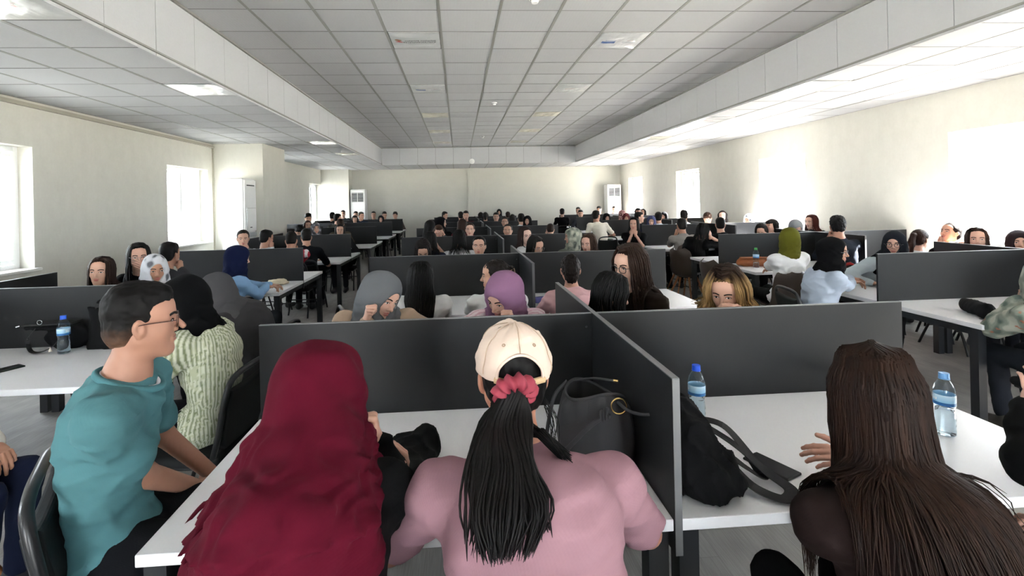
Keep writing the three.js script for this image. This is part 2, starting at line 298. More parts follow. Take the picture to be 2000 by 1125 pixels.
// ------------------------------------------------------------------ desks
const DT = 0.75, HALF = 0.842, PT = 0.022, PTOP = 1.158;
const ordinal = ['front', 'second', 'third', 'fourth', 'fifth', 'sixth', 'last'];
function desk(label, x0, xm, x1, pd, group, oneCell, noDivider) {
  const o = thing('partitioned_desk', label, 'desk', [xm, 0, -pd], 0, group), a = x0 - xm, b = x1 - xm, t = 0.034;
  const cells = oneCell ? [[0.012, b]] : [[a, -0.012], [0.012, b]];
  for (const [p, q] of cells) for (const s of [-1, 1]) {
    const top = part('table_top', rbox(q - p, t, HALF - 0.014, 0.003, (p + q) / 2, DT - t / 2, s * (HALF / 2 + 0.007), 1), M.deskTop, o);
    const ez = s * (HALF - 0.3), rail = [box(q - p - 0.03, 0.05, 0.035, (p + q) / 2, DT - t - 0.026, ez)];
    part('apron_rail', merge(rail), M.frame, o);
    for (const [e, k] of [[p, 1], [q, -1]]) part('leg', box(0.06, DT - t - 0.001, 0.06, e + k * 0.034, (DT - t) / 2, s * (HALF - 0.06)), M.frame, o);
  }
  for (const e of oneCell ? [0.03, b - 0.03] : [a + 0.03, b - 0.03]) part('side_rail', box(0.035, 0.05, HALF * 2 - 0.18, e, DT - t - 0.026, 0), M.frame, o);
  for (const [p, q] of cells) {
    const pn = part('partition', box(q - p - 0.004, PTOP - DT + 0.1, PT - 0.004, (p + q) / 2, (PTOP + DT - 0.1) / 2 - 0.001, 0), M.panel, o);
    part('edge_band', box(q - p - 0.004, 0.003, PT - 0.003, (p + q) / 2, PTOP, 0), M.panelEdge, pn);
  }
  if (noDivider) return o;
  const dv = part('divider', box(PT, PTOP - DT + 0.1, HALF * 2 + 0.01, 0, (PTOP + DT - 0.1) / 2, 0), M.panel, o);
  part('edge_band', merge([box(PT - 0.001, 0.003, HALF * 2 + 0.012, 0, PTOP + 0.0015, 0), box(PT - 0.001, PTOP - DT + 0.1, 0.003, 0, (PTOP + DT - 0.1) / 2, HALF + 0.006)]), M.panelEdge, dv);
  for (const s of [-1, 1]) part('screw_cap', new THREE.CylinderGeometry(0.006, 0.006, 0.004, 12).rotateX(Math.PI / 2).translate(-0.04, PTOP - 0.06, s * PT / 2), M.chrome, o);
  return o;
}
const centerD = [2.21, 4.88, 7.58, 10.28, 12.98, 15.6, 17.75], leftD = [3.55, 6.22, 8.92, 11.7, 14.4, 17.1], rightD = [3.98, 6.55, 9.38, 12.02, 14.7, 17.25];
centerD.forEach((d, i) => desk(`white desk with anthracite partitions in the middle block, ${ordinal[i]} row`, -0.89, 0.613, 2.115, d, 'desks of the middle block'));
leftD.forEach((d, i) => desk(`white desk with anthracite partitions in block by the shaded wall, ${ordinal[i]} row`, i === 3 ? -4.03 : -4.95, -3.45, -1.95, d, 'desks of the shaded block', i === 1 || i === 2, i === 1));
rightD.forEach((d, i) => desk(`white desk with anthracite partitions in block by the sunny wall, ${ordinal[i]} row`, 3.6, 5.02, 6.38, d, 'desks of the sunny block'));
// ------------------------------------------------------------------ soft solids: joined distances, meshed on a grid
const clamp = (v, a, b) => v < a ? a : v > b ? b : v;
const D2R = Math.PI / 180;
const arr = (p) => p.isVector3 ? [p.x, p.y, p.z] : p;
function cone(a, b, ra, rb, k = 0.02, sub = false) {           // tapered capsule
  a = arr(a); b = arr(b); if (rb === undefined) rb = ra;
  const bx = b[0] - a[0], by = b[1] - a[1], bz = b[2] - a[2], l2 = Math.max(1e-9, bx * bx + by * by + bz * bz);
  return { k, sub, c: [(a[0] + b[0]) / 2, (a[1] + b[1]) / 2, (a[2] + b[2]) / 2], r: Math.sqrt(l2) / 2 + Math.max(ra, rb), f(x, y, z) {
    const px = x - a[0], py = y - a[1], pz = z - a[2]; let t = (px * bx + py * by + pz * bz) / l2; t = t < 0 ? 0 : t > 1 ? 1 : t;
    const dx = px - bx * t, dy = py - by * t, dz = pz - bz * t; return Math.sqrt(dx * dx + dy * dy + dz * dz) - ra - (rb - ra) * t;
  } };
}
function ell(c, r, k = 0.02, sub = false, basis = null) {       // ellipsoid, basis = [right, up, forward]
  c = arr(c); const B = basis && basis.map(arr), m = Math.min(...r);
  return { k, sub, c, r: Math.max(...r), f(x, y, z) {
    let px = x - c[0], py = y - c[1], pz = z - c[2];
    if (B) { const ux = px * B[0][0] + py * B[0][1] + pz * B[0][2], uy = px * B[1][0] + py * B[1][1] + pz * B[1][2], uz = px * B[2][0] + py * B[2][1] + pz * B[2][2]; px = ux; py = uy; pz = uz; }
    const ax = px / r[0], ay = py / r[1], az = pz / r[2], k0 = Math.sqrt(ax * ax + ay * ay + az * az);
    const gx = ax / r[0], gy = ay / r[1], gz = az / r[2], k1 = Math.sqrt(gx * gx + gy * gy + gz * gz);
    return k1 < 1e-9 ? -m : k0 * (k0 - 1) / k1;
  } };
}
function evalPrims(P, x, y, z) {
  let d = 1e3;
  for (let i = 0; i < P.length; i++) {
    const p = P[i], v = p.f(x, y, z);
    if (p.sub) { const a = -v, h = p.k - Math.abs(d - a); d = (d > a ? d : a) + (h > 0 ? h * h / (4 * p.k) : 0); }
    else { const h = p.k - Math.abs(d - v); d = (d < v ? d : v) - (h > 0 ? h * h / (4 * p.k) : 0); }
  }
  return d;
}
function solid(P, cell, post = null, pad = 0.02) {
  const lo = [1e9, 1e9, 1e9], hi = [-1e9, -1e9, -1e9];
  for (const p of P) if (!p.sub) for (let i = 0; i < 3; i++) { lo[i] = Math.min(lo[i], p.c[i] - p.r - p.k * 0.3 - pad); hi[i] = Math.max(hi[i], p.c[i] + p.r + p.k * 0.3 + pad); }
  const B = 6, n = [0, 1, 2].map((i) => Math.ceil((hi[i] - lo[i]) / cell / B) * B + 1), [nx, ny, nz] = n;
  const G = new Float32Array(nx * ny * nz).fill(1), R = cell * B * 0.87;
  for (let bz = 0; bz < nz - 1; bz += B) for (let by = 0; by < ny - 1; by += B) for (let bx = 0; bx < nx - 1; bx += B) {
    const cx = lo[0] + (bx + B / 2) * cell, cy = lo[1] + (by + B / 2) * cell, cz = lo[2] + (bz + B / 2) * cell;
    const near = P.filter((p) => Math.hypot(p.c[0] - cx, p.c[1] - cy, p.c[2] - cz) - p.r - R - p.k - pad < 0);
    if (!near.some((p) => !p.sub)) continue;
    const dc = evalPrims(near, cx, cy, cz); if (dc > R * 1.7 + pad) continue;
    const deep = dc < -R * 2.5 - pad && !post;
    for (let z = bz; z <= bz + B; z++) for (let y = by; y <= by + B; y++) for (let x = bx; x <= bx + B; x++) {
      const i = x + nx * (y + ny * z); if (deep) { G[i] = -1; continue; }
      const wx = lo[0] + x * cell, wy = lo[1] + y * cell, wz = lo[2] + z * cell; let d = evalPrims(near, wx, wy, wz); if (post) d = post(wx, wy, wz, d); G[i] = d;
    }
  }
  // surface nets
  const id = new Int32Array(nx * ny * nz).fill(-1), pos = [], idx = [], off = [0, 1, nx, nx + 1, nx * ny, nx * ny + 1, nx * ny + nx, nx * ny + nx + 1];
  const E = [[0, 1], [2, 3], [4, 5], [6, 7], [0, 2], [1, 3], [4, 6], [5, 7], [0, 4], [1, 5], [2, 6], [3, 7]];
  for (let z = 0; z < nz - 1; z++) for (let y = 0; y < ny - 1; y++) for (let x = 0; x < nx - 1; x++) {
    const i = x + nx * (y + ny * z); let m = 0; for (let k = 0; k < 8; k++) if (G[i + off[k]] < 0) m |= 1 << k;
    if (m === 0 || m === 255) continue;
    let sx = 0, sy = 0, sz = 0, c = 0;
    for (const [a, b] of E) { if (((m >> a) & 1) === ((m >> b) & 1)) continue; const ga = G[i + off[a]], gb = G[i + off[b]], t = ga / (ga - gb);
      sx += (a & 1) + t * ((b & 1) - (a & 1)); sy += (a >> 1 & 1) + t * ((b >> 1 & 1) - (a >> 1 & 1)); sz += (a >> 2 & 1) + t * ((b >> 2 & 1) - (a >> 2 & 1)); c++; }
    id[i] = pos.length / 3; pos.push(lo[0] + (x + sx / c) * cell, lo[1] + (y + sy / c) * cell, lo[2] + (z + sz / c) * cell);
  }
  const quad = (a, b, c, d, flip) => { if (a < 0 || b < 0 || c < 0 || d < 0) return; if (flip) idx.push(a, d, c, a, c, b); else idx.push(a, b, c, a, c, d); };
  for (let z = 1; z < nz - 1; z++) for (let y = 1; y < ny - 1; y++) for (let x = 1; x < nx - 1; x++) {
    const i = x + nx * (y + ny * z), g = G[i] < 0;
    if (g !== G[i + 1] < 0) quad(id[i], id[i - nx], id[i - nx - nx * ny], id[i - nx * ny], g ? 1 : 0);
    if (g !== G[i + nx] < 0) quad(id[i], id[i - nx * ny], id[i - nx * ny - 1], id[i - 1], g ? 1 : 0);
    if (g !== G[i + nx * ny] < 0) quad(id[i], id[i - 1], id[i - 1 - nx], id[i - nx], g ? 1 : 0);
  }
  const geo = new THREE.BufferGeometry(), P3 = new Float32Array(pos), uv = new Float32Array(P3.length / 3 * 2);
  for (let i = 0; i < P3.length / 3; i++) { uv[i * 2] = (P3[i * 3] + P3[i * 3 + 2] * 0.8) * 4; uv[i * 2 + 1] = P3[i * 3 + 1] * 4; }
  geo.setAttribute('position', new THREE.BufferAttribute(P3, 3)); geo.setAttribute('uv', new THREE.BufferAttribute(uv, 2)); geo.setIndex(idx); geo.computeVertexNormals();
  return geo;
}
function paint(geo, fn) {                                        // colours of the cloth or skin itself, by place
  const p = geo.attributes.position, c = new Float32Array(p.count * 3), col = new THREE.Color();
  for (let i = 0; i < p.count; i++) { const v = fn(p.getX(i), p.getY(i), p.getZ(i), i); if (Array.isArray(v)) c.set(v, i * 3); else { col.set(v); c.set([col.r, col.g, col.b], i * 3); } }
  geo.setAttribute('color', new THREE.BufferAttribute(c, 3)); return geo;
}
function join(list) {                                            // indexed merge of position, normal, uv
  return mergeGeometries(list.map((g) => { const o = new THREE.BufferGeometry(); for (const k of ['position', 'normal', 'uv']) o.setAttribute(k, g.attributes[k]); o.setIndex(g.index ?? [...Array(g.attributes.position.count).keys()]); return o; }), false);
}
// many tapered strands as one mesh; each strand is a list of points
function strands(list, r0, r1, sides = 4, steps = 12) {
  const pos = [], nor = [], idx = [], T = V(0, 0, 0), U = V(0, 0, 0), W = V(0, 0, 0);
  for (const pts of list) {
    const cv = new THREE.CatmullRomCurve3(pts.map((p) => p.isVector3 ? p : V(...p))), base = pos.length / 3, k = pts.k ?? 1;
    for (let s = 0; s <= steps; s++) {
      const t = s / steps, c = cv.getPoint(t); cv.getTangent(t, T); U.set(0.3, 0.2, 1).cross(T).normalize(); W.crossVectors(T, U);
      const r = k * (r0 + (r1 - r0) * t) * (s === steps ? 0.3 : 1);
      for (let q = 0; q < sides; q++) { const a = q / sides * 6.2832, x = Math.cos(a), y = Math.sin(a); const n = [U.x * x + W.x * y, U.y * x + W.y * y, U.z * x + W.z * y]; pos.push(c.x + n[0] * r, c.y + n[1] * r, c.z + n[2] * r); nor.push(...n); }
      if (s) for (let q = 0; q < sides; q++) { const a = base + (s - 1) * sides + q, b = base + (s - 1) * sides + (q + 1) % sides; idx.push(a, b, a + sides, b, b + sides, a + sides); }
    }
  }
  const g = new THREE.BufferGeometry(); g.setAttribute('position', new THREE.Float32BufferAttribute(pos, 3)); g.setAttribute('normal', new THREE.Float32BufferAttribute(nor, 3)); g.setAttribute('uv', new THREE.Float32BufferAttribute(new Float32Array(pos.length / 3 * 2), 2)); g.setIndex(idx); return g;
}
// ------------------------------------------------------------------ heads, hands, bodies
// head frame: y up, z towards the face, origin between the ears
function headPrims(male, o = {}) {
  const j = male ? 1 : 0, nose = o.nose ?? 1;
  return [
    ell([0, 0.035, -0.015], [0.073, 0.083, 0.095], 0.02), ell([0, 0.042, 0.036], [0.061, 0.054, 0.047], 0.03), ell([0, -0.024, 0.03], [0.057 + 0.003 * j, 0.075, 0.053], 0.03),
    ell([0.033, -0.02, 0.05], [0.026, 0.027, 0.025], 0.02), ell([-0.033, -0.02, 0.05], [0.026, 0.027, 0.025], 0.02),
    cone([0.05, -0.045, -0.002], [0.012, -0.093, 0.056], 0.017 + 0.003 * j, 0.018 + 0.002 * j, 0.03), cone([-0.05, -0.045, -0.002], [-0.012, -0.093, 0.056], 0.017 + 0.003 * j, 0.018 + 0.002 * j, 0.03),
    ell([0, -0.094, 0.064], [0.018 + 0.003 * j, 0.016, 0.015], 0.02),
    cone([0.012, 0.024, 0.074], [0.044, 0.022, 0.061], 0.009 + 0.0015 * j, 0.008, 0.015), cone([-0.012, 0.024, 0.074], [-0.044, 0.022, 0.061], 0.009 + 0.0015 * j, 0.008, 0.015),
    ell([0.032, 0.006, 0.094], [0.017, 0.0115, 0.016], 0.012, true), ell([-0.032, 0.006, 0.094], [0.017, 0.0115, 0.016], 0.012, true),
    ell([0.032, 0.004, 0.068], [0.0145, 0.011, 0.0125], 0.006), ell([-0.032, 0.004, 0.068], [0.0145, 0.011, 0.0125], 0.006),
    cone([0, 0.014, 0.08], [0, -0.024, 0.094 + 0.009 * nose], 0.0078, 0.0098, 0.014), ell([0.0105, -0.03, 0.088], [0.0085, 0.0075, 0.009], 0.008), ell([-0.0105, -0.03, 0.088], [0.0085, 0.0075, 0.009], 0.008),
    ell([0, -0.052, 0.079], [0.022, 0.0075, 0.009], 0.01), ell([0, -0.064, 0.078], [0.018, 0.0075, 0.0095], 0.01), ell([0, -0.0575, 0.093], [0.02, 0.0016, 0.009], 0.004, true),
    ell([0.0755, -0.008, -0.008], [0.009, 0.03, 0.019], 0.006, false, [V(0.9, 0, 0.43), V(0, 0.98, -0.19), V(-0.43, 0.19, 0.88)]), ell([-0.0755, -0.008, -0.008], [0.009, 0.03, 0.019], 0.006, false, [V(0.9, 0, -0.43), V(0, 0.98, -0.19), V(0.43, 0.19, 0.88)]),
    ell([0.086, -0.004, -0.004], [0.008, 0.017, 0.009], 0.004, true), ell([-0.086, -0.004, -0.004], [0.008, 0.017, 0.009], 0.004, true),
    cone([0, -0.05, -0.022], [0, -0.13, -0.034], 0.05 + 0.006 * j, 0.05 + 0.007 * j, 0.03),
  ];
}
const HEADP = [headPrims(false), headPrims(true), headPrims(true, { nose: 1.75 })], headCache = new Map(), featureCache = new Map();
function headGeometry(male, cell) { const k = male + '/' + cell; if (!headCache.has(k)) headCache.set(k, solid(HEADP[+male], cell, null, 0.006)); return headCache.get(k); }
function faceZ(P, x, y) { let z = 0.14; for (let i = 0; i < 60; i++) { const d = evalPrims(P, x, y, z); if (d < 0.0003) break; z -= Math.max(d * 0.7, 0.0003); } return z; }
function patch(P, cx, cy, fn, lift, bulge, n = 14, rings = 4) {
  const pos = [cx, cy, faceZ(P, cx, cy) + lift + bulge], idx = [];
  for (let r = 1; r <= rings; r++) for (let i = 0; i < n; i++) { const [dx, dy] = fn(i / n * 6.28318), t = r / rings, x = cx + dx * t, y = cy + dy * t; pos.push(x, y, faceZ(P, x, y) + (lift + bulge * (1 - t * t)) * (r === rings ? 0.2 : 1)); }
  for (let r = 1; r <= rings; r++) for (let i = 0; i < n; i++) { const a = 1 + (r - 1) * n + i, b = 1 + (r - 1) * n + (i + 1) % n; if (r === 1) idx.push(0, a, b); else idx.push(a - n, a, b, a - n, b, b - n); }
  const g = new THREE.BufferGeometry(); g.setAttribute('position', new THREE.Float32BufferAttribute(pos, 3)); g.setAttribute('uv', new THREE.Float32BufferAttribute(new Float32Array(pos.length / 3 * 2), 2)); g.setIndex(idx); g.computeVertexNormals(); return g;
}
const almond = (rx, ry) => (a) => [Math.cos(a) * rx, Math.sin(a) * ry * (Math.abs(Math.sin(a)) ** 0.3)];
function features(kind) {
  const k = +kind, male = k > 0; if (featureCache.has(k)) return featureCache.get(k);
  const P = HEADP[k], white = [], iris = [], brow = [], lip = [];
  for (const s of [-1, 1]) {
    white.push(patch(P, s * 0.032, 0.0045, almond(0.0132, 0.0047), 0.0004, 0.0016));
    iris.push(patch(P, s * 0.0325, 0.0048, (a) => [Math.cos(a) * 0.0062, clamp(Math.sin(a) * 0.0062, -0.0046, 0.0042)], 0.0018, 0.001, 12, 3));
    const lash = []; for (let i = 0; i <= 8; i++) { const t = i / 8 * 2 - 1, x = s * 0.032 + t * 0.0148, y = 0.0045 + 0.0054 * Math.sqrt(Math.max(0, 1 - t * t)) ** 0.8; lash.push(V(x, y, faceZ(P, x, y) + 0.001)); }
    iris.push(tube(lash, 0.0014, 10, 5));
    const b = []; for (let i = 0; i <= 8; i++) { const t = i / 8, x = s * (0.012 + t * 0.038), y = 0.0235 + 0.0075 * Math.sin(t * 2.5) - 0.004 * t; b.push(V(x, y, faceZ(P, x, y) + 0.0006)); }
    const bg = tube(b, male ? 0.0048 : 0.0038, 14, 6), bp = bg.attributes.position; for (let i = 0; i < bp.count; i++) { const x = Math.abs(bp.getX(i)), y = bp.getY(i), zz = faceZ(P, bp.getX(i), y); bp.setZ(i, zz + clamp(bp.getZ(i) - zz, -0.001, 0.0017)); } bg.computeVertexNormals(); brow.push(bg);
  }
  lip.push(patch(P, 0, -0.0535, (a) => [Math.cos(a) * 0.0235, Math.sin(a) > 0 ? Math.sin(a) * 0.0055 * (0.75 + 0.25 * Math.cos(4 * a)) : Math.sin(a) * 0.0036], 0.0005, 0.001, 18), patch(P, 0, -0.0635, (a) => [Math.cos(a) * 0.0195, Math.sin(a) < 0 ? Math.sin(a) * 0.0066 : Math.sin(a) * 0.0036], 0.0005, 0.0012, 18));
  const out = { eyes: join(white), iris: join(iris), brow: join(brow), lip: join(lip) }; featureCache.set(k, out); return out;
}
const handCache = new Map();
// right hand frame: wrist at origin, fingers along +y, palm faces +z, thumb on +x side
function handGeometry(pose, cell) {
  const key = pose + cell; if (handCache.has(key)) return handCache.get(key);
  const curl = pose === 'fist' ? [78, 88, 60] : pose === 'flat' ? [12, 14, 8] : pose === 'grip' ? [48, 55, 35] : [26, 30, 18], P = [];
  P.push(cone([0, -0.03, 0], [0, 0.02, 0], 0.026, 0.024, 0.02), ell([0.004, 0.048, 0], [0.036, 0.045, 0.0145], 0.016), ell([0.024, 0.03, 0.008], [0.016, 0.028, 0.014], 0.014));
  const base = [[0.027, 0.083, 0], [0.009, 0.089, -0.002], [-0.009, 0.086, -0.001], [-0.026, 0.077, 0]], len = [[0.04, 0.024, 0.019], [0.044, 0.028, 0.02], [0.041, 0.026, 0.019], [0.032, 0.019, 0.017]], rad = [0.0092, 0.0095, 0.009, 0.008], spread = pose === 'flat' ? [7, 2, -3, -9] : [4, 1, -2, -5];
  base.forEach((b, f) => { let p = V(...b), a = 0; for (let s = 0; s < 3; s++) { a += curl[s] * (1 + 0.08 * f); const d = V(Math.sin(spread[f] * D2R) * Math.cos(a * D2R), Math.cos(a * D2R), Math.sin(a * D2R)); const q = p.clone().addScaledVector(d, len[f][s]); P.push(cone(p, q, rad[f] - s * 0.0008, rad[f] - (s + 1) * 0.0008, 0.004)); p = q; } });
  const th = pose === 'fist' ? [[0.028, 0.022, 0.01], [0.04, 0.052, 0.022], [0.024, 0.08, 0.038], [0.006, 0.086, 0.042]] : pose === 'grip' ? [[0.026, 0.02, 0.008], [0.046, 0.048, 0.024], [0.048, 0.078, 0.036], [0.04, 0.1, 0.046]] : [[0.026, 0.018, 0.006], [0.052, 0.044, 0.014], [0.066, 0.072, 0.018], [0.07, 0.094, 0.02]];
  for (let s = 0; s < 3; s++) P.push(cone(th[s], th[s + 1], [0.0135, 0.011, 0.0095][s], [0.011, 0.0095, 0.008][s], s ? 0.004 : 0.012));
  const g = solid(P, cell, null, 0.004); handCache.set(key, g); return g;
}
// where a point moves: two bones to a target
function bend(S, W, l1, l2, hint) {
  const d = W.clone().sub(S); let L = d.length(); const most = (l1 + l2) * 0.985; if (L > most) { d.multiplyScalar(most / L); L = most; } if (L < 0.12) { d.setLength(0.12); L = 0.12; }
  const wrist = S.clone().add(d), n = d.clone().normalize(), a = (l1 * l1 - l2 * l2 + L * L) / (2 * L), h = Math.sqrt(Math.max(0, l1 * l1 - a * a));
  const side = hint.clone().addScaledVector(n, -hint.dot(n)).normalize(); return [S.clone().addScaledVector(n, a).addScaledVector(side, h), wrist];
}
const skinMats = new Map(), clothMats = new Map(), hairMats = new Map();
const skinMat = (c) => { if (!skinMats.has(c)) skinMats.set(c, new THREE.MeshPhysicalMaterial({ color: new THREE.Color(c).lerp(new THREE.Color(0xa98f86), 0.22), roughness: 0.52, sheen: 0.15, sheenRoughness: 0.5, sheenColor: new THREE.Color(0xffc8b0) })); return skinMats.get(c); };
const clothMat = (c, r = 0.92) => { const k = c + '/' + r; if (!clothMats.has(k)) clothMats.set(k, new THREE.MeshPhysicalMaterial({ color: c, roughness: r, specularIntensity: 0.22, bumpMap: weaveBump, bumpScale: 0.0006 })); return clothMats.get(k); };
const hairMat = (c) => { if (!hairMats.has(c)) hairMats.set(c, new THREE.MeshPhysicalMaterial({ color: c, roughness: 0.54, specularIntensity: 0.35 })); return hairMats.get(c); };
const paintedMat = mat(0xffffff, 0.9, { vertexColors: true, bumpMap: weaveBump, bumpScale: 0.0005 });
const FM = { eyes: mat(0xe9e4de, 0.3), iris: mat(0x1d120d, 0.2), lens: new THREE.MeshPhysicalMaterial({ color: 0xffffff, transmission: 1, thickness: 0, roughness: 0.02 }) };
const lipMats = new Map(), lipMat = (c) => { if (!lipMats.has(c)) lipMats.set(c, mat(c, 0.5)); return lipMats.get(c); };

// hair in the head frame
const groove = (amp, n) => (x, y, z, d) => d + amp * Math.sin(Math.atan2(x, z + 0.02) * n + 3 * noise3(x * 14, y * 5, z * 14)) + amp * 0.8 * noise3(x * 60, y * 16, z * 60);
const hairCache = new Map();
function hairPrims(style) {
  const face = [ell([0, -0.03, 0.092], [0.06, 0.096, 0.062], 0.004, true)], out = [];
  const cap = ell([0, 0.043, -0.018], [0.0825, 0.086, 0.103], 0.02);
  if (style === 'short') return [ell([0, 0.046, -0.018], [0.0795, 0.081, 0.0985], 0.02), ell([0, 0.094, 0.022], [0.058, 0.036, 0.058], 0.03), ell([0, 0.08, -0.04], [0.07, 0.055, 0.06], 0.03), ell([0, -0.02, -0.05], [0.068, 0.062, 0.06], 0.03), ell([0, -0.02, 0.1], [0.076, 0.086, 0.066], 0.004, true), ell([0.088, -0.055, 0.012], [0.034, 0.062, 0.055], 0.004, true), ell([-0.088, -0.055, 0.012], [0.034, 0.062, 0.055], 0.004, true), ell([0, -0.15, -0.05], [0.12, 0.078, 0.12], 0.02, true)];
  if (style === 'curlyshort') return [ell([0, 0.05, -0.018], [0.086, 0.082, 0.104], 0.02), ell([0, 0.1, 0.01], [0.07, 0.045, 0.08], 0.03), ell([0, -0.015, -0.055], [0.072, 0.06, 0.06], 0.03), ell([0, -0.022, 0.105], [0.076, 0.086, 0.07], 0.004, true), ell([0, -0.15, -0.05], [0.12, 0.08, 0.12], 0.02, true), ell([0.09, -0.06, 0.012], [0.03, 0.06, 0.05], 0.004, true), ell([-0.09, -0.06, 0.012], [0.03, 0.06, 0.05], 0.004, true)];
  if (style === 'tied') return [cap, ell([0, -0.015, -0.052], [0.07, 0.066, 0.06], 0.03), ell([0, -0.03, 0.1], [0.069, 0.09, 0.068], 0.004, true), ell([0.092, -0.05, 0.012], [0.034, 0.06, 0.05], 0.004, true), ell([-0.092, -0.05, 0.012], [0.034, 0.06, 0.05], 0.004, true), ell([0, -0.165, -0.04], [0.12, 0.08, 0.12], 0.02, true)];
  if (style === 'bun') return [...hairPrims('tied'), ell([0, 0.02, -0.125], [0.042, 0.055, 0.036], 0.02), ell([0.018, 0.045, -0.13], [0.03, 0.03, 0.028], 0.012)];
  if (style === 'updo') return [...hairPrims('tied'), ell([0, 0.07, -0.085], [0.055, 0.062, 0.05], 0.02), ell([0, 0.0, -0.1], [0.05, 0.06, 0.035], 0.03), ell([0, -0.06, -0.075], [0.055, 0.055, 0.04], 0.03)];
  if (style === 'pony') return [...hairPrims('tied'), ell([0, 0.05, -0.125], [0.026, 0.026, 0.026], 0.015), cone([0, 0.05, -0.14], [0, -0.06, -0.165], 0.03, 0.036, 0.02), cone([0, -0.06, -0.165], [0.01, -0.24, -0.14], 0.036, 0.014, 0.02)];
  if (style === 'bob') return [cap, cone([0.07, 0.02, -0.02], [0.074, -0.085, 0.0], 0.032, 0.022, 0.03), cone([-0.07, 0.02, -0.02], [-0.074, -0.085, 0.0], 0.032, 0.022, 0.03), cone([0, 0.0, -0.07], [0, -0.09, -0.075], 0.06, 0.045, 0.03), ell([0, 0.068, 0.055], [0.058, 0.03, 0.036], 0.02), ell([0, -0.032, 0.1], [0.062, 0.078, 0.066], 0.004, true)];
  const L = { long: 0.34, mid: 0.22, xlong: 0.46, curly: 0.34 }[style] ?? 0.3, w = style === 'curly' ? 0.02 : 0;
  out.push(cap, cone([0.062, 0.035, -0.012], [0.079 + w, -0.1, 0.0], 0.034, 0.033 + w, 0.03), cone([-0.062, 0.035, -0.012], [-0.079 - w, -0.1, 0.0], 0.034, 0.033 + w, 0.03),
    cone([0.079 + w, -0.1, 0.0], [0.088 + w, -L, 0.03], 0.032 + w, 0.02 + w * 0.6, 0.03), cone([-0.079 - w, -0.1, 0.0], [-0.088 - w, -L, 0.03], 0.032 + w, 0.02 + w * 0.6, 0.03),
    cone([0.035, 0.02, -0.06], [0.05, -L, -0.12], 0.062, 0.042 + w, 0.04), cone([-0.035, 0.02, -0.06], [-0.05, -L, -0.12], 0.062, 0.042 + w, 0.04));
  return [...out, ...face];
}
function hairGeometry(style, cell) {
  const k = style + cell; if (hairCache.has(k)) return hairCache.get(k);
  const curl = style === 'curly' || style === 'curlyshort';
  const post = curl ? (x, y, z, d) => d + 0.008 * noise3(x * 42, y * 38, z * 42) + 0.004 * noise3(x * 90, y * 80, z * 90) : style === 'updo' || style === 'bun' ? (x, y, z, d) => d + 0.005 * noise3(x * 34, y * 26, z * 34) + 0.0028 * noise3(x * 80, y * 60, z * 80) : ['short', 'tied'].includes(style) ? (x, y, z, d) => d + 0.0018 * noise3(x * 70, y * 40, z * 30) + 0.002 * noise3(x * 30, y * 22, z * 22) : groove(0.0024, 24);
  const g = solid(hairPrims(style), cell, post, 0.014); hairCache.set(k, g); return g;
}
const capCache = new Map();
function capGeometry(cell) { if (!capCache.has(cell)) capCache.set(cell, solid([ell([0, 0.043, -0.018], [0.0815, 0.085, 0.102], 0.02), ell([0, -0.015, -0.052], [0.07, 0.066, 0.06], 0.03), ell([0, -0.034, 0.1], [0.053, 0.1, 0.074], 0.004, true), ell([0, -0.165, -0.04], [0.12, 0.08, 0.12], 0.02, true)], cell, (x, y, z, d) => d + 0.0012 * noise3(x * 60, y * 20, z * 60), 0.014)); return capCache.get(cell); }
// a pair of glasses in the head frame
const glassesKinds = new Map();
function glasses(parent, m) {
  const rr = m === M.blackPlastic ? 0.0024 : 0.0013; let glassesGeo = glassesKinds.get(rr);
  if (!glassesGeo) {
    const rim = [], ln = [];
    for (const s of [-1, 1]) { const p = []; for (let i = 0; i < 20; i++) { const a = i / 20 * 6.2832, c = Math.cos(a), q = Math.sin(a); p.push(V(s * 0.034 + Math.sign(c) * Math.abs(c) ** 0.8 * 0.0245, 0.001 + Math.sign(q) * Math.abs(q) ** 0.8 * 0.0205, 0.0975 - Math.abs(c * 0.0245 + s * 0.034) * 0.09)); }
      rim.push(tube(p, rr, 40, 6, true)); rim.push(tube([[s * 0.0585, 0.008, 0.0925], [s * 0.072, 0.009, 0.078], [s * 0.079, 0.008, 0.02], [s * 0.08, 0.004, -0.012], [s * 0.078, -0.018, -0.024]], 0.0017, 24, 6));
      ln.push(new THREE.CircleGeometry(0.0235, 24).scale(1, 0.85, 1).translate(s * 0.034, 0.001, 0.0945)); }
    rim.push(tube([[-0.0105, 0.006, 0.0965], [0, 0.009, 0.0985], [0.0105, 0.006, 0.0965]], 0.0013, 10, 6));
    glassesGeo = [merge(rim), ...ln]; glassesKinds.set(rr, glassesGeo);
  }
  const g = part('glasses', glassesGeo[0], m, parent); part('lens', glassesGeo[1], FM.lens, g); part('lens', glassesGeo[2], FM.lens, g); return g;
}
const legCache = new Map();
